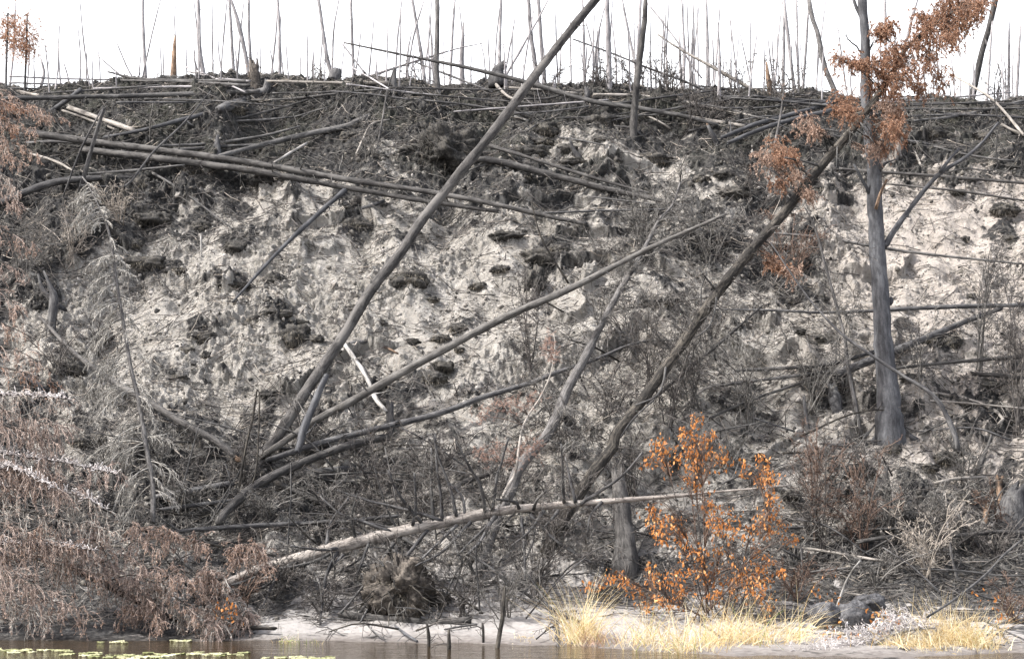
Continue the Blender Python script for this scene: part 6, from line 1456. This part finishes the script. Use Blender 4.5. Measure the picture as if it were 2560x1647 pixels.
for fn, x, y, rx, ry in CL:
    p = hit(*fn(x, y))
    if p is None: continue
    sc_ = KPX * p[1] / 2.75
    r = np.array([rx * sc_ * .95, max(rx, ry) * sc_ * .66, ry * sc_ * .85])
    o = lump(p + np.array([0, -.025, .015]), r * np.array([rng.uniform(.9, 1.35), 1., rng.uniform(.8, 1.1)]), rng, 'clump', 'moss_clump', 'x', 'moss clump', 'burnt moss clumps on the slope', fib=int(260 + 2600 * r[0]), rough=.6, dark=rng.uniform(.3, .85), fibmat='needle_fib' if rng.uniform() < .5 else 'moss', fl=(.2, .7))
    clump_objs.append((o, fn(x, y), rx))
# upturned root mass under the pale trunk
p = hit(*H(400, 1230)); rng = nrng()
o = lump(p + np.array([0, .1, .30]), (.40, .3, .36), rng, 'earth', 'upturned_roots', 'dark upturned root mass standing on the mud under the pale fallen trunk', 'root mass', None, res=(72, 44), fib=4500, rough=.6, dark=.35, fl=(.06, .2), fibmat='needle_fib')
for k in range(60):
    c = p + np.array([0, .05, .28]); d = norm(rng.normal(size=3) + np.array([.35, -.4, .1])); pts = [c + d * .2]
    for q in range(8): d = norm(d + rng.normal(size=3) * .22 + np.array([.05, 0, -.13])); pts.append(pts[-1] + d * .075)
    b = MB(); add_tubes(b, np.array(pts)[None], np.linspace(.018, .004, 9)[None] * rng.uniform(.6, 1.3), 5, rng.uniform(0, .7)); b.build('root', M['flaky'], np.array(o.location), o)
p = hit(*H(620, 1150)); lump(p + np.array([0, 0, .05]), (.26, .2, .10), rng, 'earth', 'upturned_roots', 'smaller dark root slab on the mud right of the upturned root mass', 'root mass', None, fib=200, rough=.5, dark=.3)
p = hit(*B(700, 1080)); rng = nrng()
o = lump(p + np.array([0, .1, 0]), (.55, .4, .42), rng, 'clump', 'root_plate', 'big dark earthy root plate hanging over the sand left of the longest leaning trunk', 'root mass', None, res=(72, 44), fib=6000, rough=.75, dark=.3, fl=(.12, .42))
for k in range(40):
    d = norm(rng.normal(size=3) * np.array([1, .5, .6]) + np.array([0, -.6, -.2])); pts = [p + d * .3]
    for q in range(8): d = norm(d + rng.normal(size=3) * .25 + np.array([0, 0, -.25])); pts.append(pts[-1] + d * .07)
    b = MB(); add_tubes(b, np.array(pts)[None], np.linspace(.010, .003, 9)[None] * rng.uniform(.6, 1.3), 4, rng.uniform(.2, 1)); b.build('root', M['flaky'], np.array(o.location), o)
# charred round boulders
for x, y, rx, ry, lb in [(1000, 1235, 100, 85, 'left one of two rounded charred boulders above the white twigs'), (1200, 1240, 115, 85, 'right one of two rounded charred boulders above the white twigs'), (1300, 1150, 100, 55, 'dark boulder behind the two rounded charred boulders')]:
    c = at_Y(*I(x, y), 29.2 if y > 1200 else 29.8); sc_ = KPX * 29.5 / 2.75
    lump(c, (rx * sc_, rx * sc_ * .85, ry * sc_), nrng(), 'rock', 'charred_boulder', lb, 'boulder', 'charred boulders by the water', fib=0, rough=.28, dark=.45)

# ------------------------------------------------------------------ grass tufts at the water
def grass(base, width, hgt, n, label, lean=0., green=.05, Yd=.25, name='grass_tuft', droop=.5, mat='straw', Y=None, W=(.005, .012)):
    rng = nrng()
    r = hit(*base) if Y is None else at_Y(base[0], base[1], Y)
    if Y is not None: r = np.array([r[0], Y, max(0, float(h_ground(r[0], Y)))])
    Yb = r[1]; w = width * KPX * Yb; h = hgt * KPX * Yb
    p = np.stack([r[0] + rng.normal(0, .45, n) * w, Yb + rng.normal(0, Yd, n), np.zeros(n)], -1)
    p[:, 2] = np.maximum(h_ground(p[:, 0], p[:, 1]), -.05)
    d = norm(np.stack([rng.normal(lean, .42, n), rng.normal(-.1, .42, n), np.ones(n)], -1)); ln = h * rng.uniform(.25, 1.2, n)
    K = 6; P = np.empty((n, K, 3)); P[:, 0] = p; dr = rng.uniform(.05, 1, n) ** 1.5 * droop
    for k in range(1, K):
        d = norm(d + np.stack([d[:, 0] * .12, d[:, 1] * .12, -dr * .5], -1) + rng.normal(size=(n, 3)) * .04); P[:, k] = P[:, k - 1] + d * (ln / (K - 1))[:, None]
    root = r.copy(); e = empty(name, root, label, 'grass'); e['_px'] = list(map(float, base))
    g = rng.uniform(0, 1, n) < green; ww = rng.uniform(*W, n)
    b = MB(); add_strips(b, P[~g], ww[~g], rng); b.build('blades', M[mat], root, e)
    if g.any():
        b = MB(); add_strips(b, P[g], ww[g], rng); b.build('green_blades', M['green'], root, e)
grass(H(1650, 1430), 55, 165, 330, 'tall upright golden grass tuft left of the orange leaved bush', green=.06, Y=29.1, droop=.3, lean=.0)
grass(H(1760, 1440), 60, 45, 200, 'low russet grass at the foot of the tall golden tuft', green=0, Y=28.8, mat='needle_tan')
grass(H(2060, 1440), 90, 120, 150, 'sparse pale grass with a green shoot left of the wide golden grass', green=.12, Y=28.3, droop=.5)
grass(I(250, 1440), 150, 125, 270, 'wide golden grass under the orange leaved bush', green=.05, Y=28.0, droop=.55)
grass(I(480, 1430), 110, 125, 230, 'golden grass between the wide grass and the arching blades', green=.03, Y=27.9, droop=.5)
grass(I(60, 1500), 110, 80, 240, 'low pale grass at the waterline left of the wide golden grass', green=.08, Y=27.3, droop=.7)
grass(I(760, 1400), 80, 140, 120, 'arching tan grass blades left of the charred boulders', lean=.35, green=0, Y=28.2, droop=.9)
grass(I(1900, 1440), 120, 125, 620, 'thick bowed golden grass hummock at lower right', lean=-.12, green=.01, Y=27.9, droop=.6)
grass(I(1640, 1490), 130, 60, 420, 'low straw mat left of the golden hummock, by the white twigs', lean=-.3, green=.01, Y=27.3, droop=.8)
grass(I(2040, 1500), 60, 80, 160, 'straw grass with green base at the right end of the golden hummock', green=.1, Y=27.6, droop=.6)
grass(G(2000, 1440), 40, 32, 60, 'small yellow green reed clump at the waterline, left of two clumps', green=.5, Y=29.5, droop=.6)
grass(G(2140, 1440), 36, 26, 50, 'small yellow green reed clump at the waterline, right of two clumps', green=.5, Y=29.4, droop=.6)
grass(H(1260, 1405), 40, 14, 40, 'few tan blades lying on the mud left of the tall golden tuft', green=0, Y=29.4, droop=1.)
# white lichened twigs heap
rng = nrng()
pts = [I(830, 1535), I(1000, 1520), I(1100, 1508), I(1300, 1450), I(1480, 1362), I(1620, 1335), I(1760, 1325)]
X = crom(at_Y(np.array(pts)[:, 0], np.array(pts)[:, 1], np.linspace(27.0, 27.6, 7)), 40); R = np.linspace(.022, .010, 40)
e = empty('white_branch', X[0].copy(), 'whitish lichen covered branch bristling with white twigs along the water, lower right', 'branch')
trunk_mesh(*wobble(X, R, rng, .5), rng, 8).build('stem', M['white'], X[0].copy(), e)
P, Rr = spawn(X[None], R[None], 230, rng, ang=(.5, 1.4), labs=(.08, .42), rr=0, rabs=(.004, .007), wig=.25, K=7, bias=(-.75, .55, .16), t0=.0, taper=.1)
P2, R2 = spawn(P, Rr, 6, rng, ang=(.5, 1.3), lenr=(.25, .5), rr=.8, wig=.35, K=5); P3, R3 = spawn(P2, R2, 2, rng, lenr=(.3, .7), rr=.8, wig=.35, K=4)
for L_, nm in ((P, 'twigs'),):
    b = MB(); add_tubes(b, P, Rr, 4, rng.uniform(0, .6, len(P))); add_tubes(b, P2, np.maximum(R2, .0042), 3, rng.uniform(0, 1, len(P2))); add_tubes(b, P3, np.maximum(R3, .0036), 3, rng.uniform(.3, 1, len(P3))); b.build('twigs', M['frost_dim'], X[0].copy(), e)
# dry leaves caught on twigs
for fn, x, y, n, Yd, lb in [(I, 1400, 1280, 60, 28.6, 'tuft of rust leaves caught beside the right charred boulder'), (I, 1080, 1370, 26, 28.2, 'few orange leaves below the left charred boulder'), (I, 990, 1100, 22, 29.6, 'few yellow orange leaves above the left charred boulder'), (I, 2110, 1130, 18, 29.4, 'few orange leaves hanging in the right shrub'), (I, 2210, 1250, 16, 29.2, 'few orange leaves low in the right shrub'), (G, 1560, 1190, 40, 29.9, 'orange dead fern leaves in the fallen brown spruce top'), (A, 1770, 480, 30, 42, 'shaggy orange bark strips on the torn crest stump')]:
    rng = nrng(); c = at_Y(*fn(x, y), Yd); b = MB(); leaves(b, c + rng.normal(size=(n, 3)) * np.array([.12, .1, .10]), rng, (.035, .07)); tag(b.build('leaf_cluster', M['leaf' if fn is not A else 'torn'], c, None, False), lb, 'leaves')
# ------------------------------------------------------------------ lily pads and floating bits
rng = nrng(); pads = []
def pad(px, py, r, label, mat):
    d = ray(px, py); t = (CAMZ - .012) / -d[2]; c = np.array([d[0] * t, d[1] * t, .012])
    a = np.linspace(.18, 2 * pi - .18, 18) + rng.uniform(0, 6); b = MB()
    rim = c + np.stack([np.cos(a), np.sin(a), .06 * rng.normal(size=18)], -1) * r * (1 + .06 * rng.normal(size=(18, 1)))
    low = rim - np.array([0, 0, .008]); v = np.concatenate([[c], rim, [c - np.array([0, 0, .008])], low]); i = np.arange(1, 18)
    t_ = np.concatenate([np.stack([0 * i, i, i + 1], -1), np.stack([0 * i + 19, i + 20, i + 19], -1)]); q = np.stack([i + 1, i, i + 19, i + 20], -1)
    b.add(v, q, t_, None, rng.uniform(0, 1)); tag(b.build('lily_pad', M[mat], c, None, False), label, 'lily pad', 'lily pads on the river')
M['pad'] = mat_leaf('lily pads', [(0, (.22, .24, .10)), (.6, (.50, .50, .30)), (1, (.66, .64, .46))], .2, .35)
for x0, x1, y, n, lb in [(-40, 480, 1477, 24, 'pale green lily pad in the far left drift of pads'), (420, 700, 1503, 14, 'lily pad in the short drift behind the longest drift'), (740, 1120, 1522, 24, 'lily pad in the longest drift along the bottom, left half'), (1000, 1680, 1502, 24, 'lily pad in the longest drift along the bottom, right half'), (1800, 2300, 1528, 22, 'lily pad in the drift right of the longest drift'), (1160, 1280, 1408, 5, 'yellowish lily pad close to the bank'), (680, 860, 1420, 7, 'yellowish lily pad close to the brown boughs')]:
    for k in range(n):
        px, py = G(rng.uniform(x0, x1), y + rng.normal(0, 7)); pad(px, py, rng.uniform(.035, .085), lb, 'pad')

# ------------------------------------------------------------------ labels of the moss clumps: each by what it lies next to
LM = [('the longest leaning trunk', [V(700, 930), V(830, 735), V(940, 590), V(1060, 440), V(1130, 345)]), ('the double logs', [V(300, 340), V(500, 380), V(700, 420), V(900, 450), V(1100, 480), V(1300, 520)]), ('the grey slanting pole', [V(780, 470), V(690, 560), V(600, 660)]), ('the knotted pole', [V(900, 890), V(1100, 780), V(1300, 680), V(1500, 590)]), ('the charred black log', [V(850, 1010), V(1000, 970), V(1200, 890)]), ('the leaning spruce', [V(1400, 780), V(1500, 620), V(1330, 930)]), ('the dark conifer', [V(1450, 1000), V(1600, 800), V(1750, 580), V(1900, 390)]), ('the tall grey tree', [V(2060, 500), V(2070, 700), V(2090, 950)]), ('the paired logs', [V(1250, 390), V(1450, 440), V(1600, 480)]), ('the forked sapling', [V(1240, 820)]), ('the thin dead spruce', [V(250, 560), V(290, 780), V(330, 1000)]), ('the stout dark log', [V(2000, 850), V(2200, 770)]), ('the white bleached branch', [V(840, 850)]), ('the dark root plate', [V(1020, 390)]), ('the tall trunk below the crest', [V(1480, 300)]), ('the orange bush', [V(1700, 1200)]), ('the brown slanting log', [V(150, 830), V(300, 960), V(450, 1010)]), ('the slate grey logs', [V(1720, 310)])]
groups = {}
for o, p, rx in clump_objs:
    best = min(((math.hypot(p[0] - q[0], p[1] - q[1]), nm, q) for nm, qs in LM for q in qs))
    dx, dy = p[0] - best[2][0], p[1] - best[2][1]
    rel = ('left of ' if dx < 0 else 'right of ') if abs(dx) > abs(dy) else ('above ' if dy < 0 else 'below ')
    size = 'small' if rx < 48 else ('broad' if rx > 78 else 'rounded')
    groups.setdefault((size, rel + best[1]), []).append((p[0], o))
for (size, rel), lst in groups.items():
    lst.sort(key=lambda t: t[0])
    for k, (_, o) in enumerate(lst):
        if len(lst) == 1: s = f'{size} dark burnt moss clump {rel}'
        elif len(lst) == 2: s = f"{('left', 'right')[k]} one of two {size} dark burnt moss clumps {rel}"
        else: s = f"{ORD[k]} from the left of the {size} dark burnt moss clumps {rel}"
        o['label'] = s
for o in bpy.data.objects:
    if '_px' in o: del o['_px']
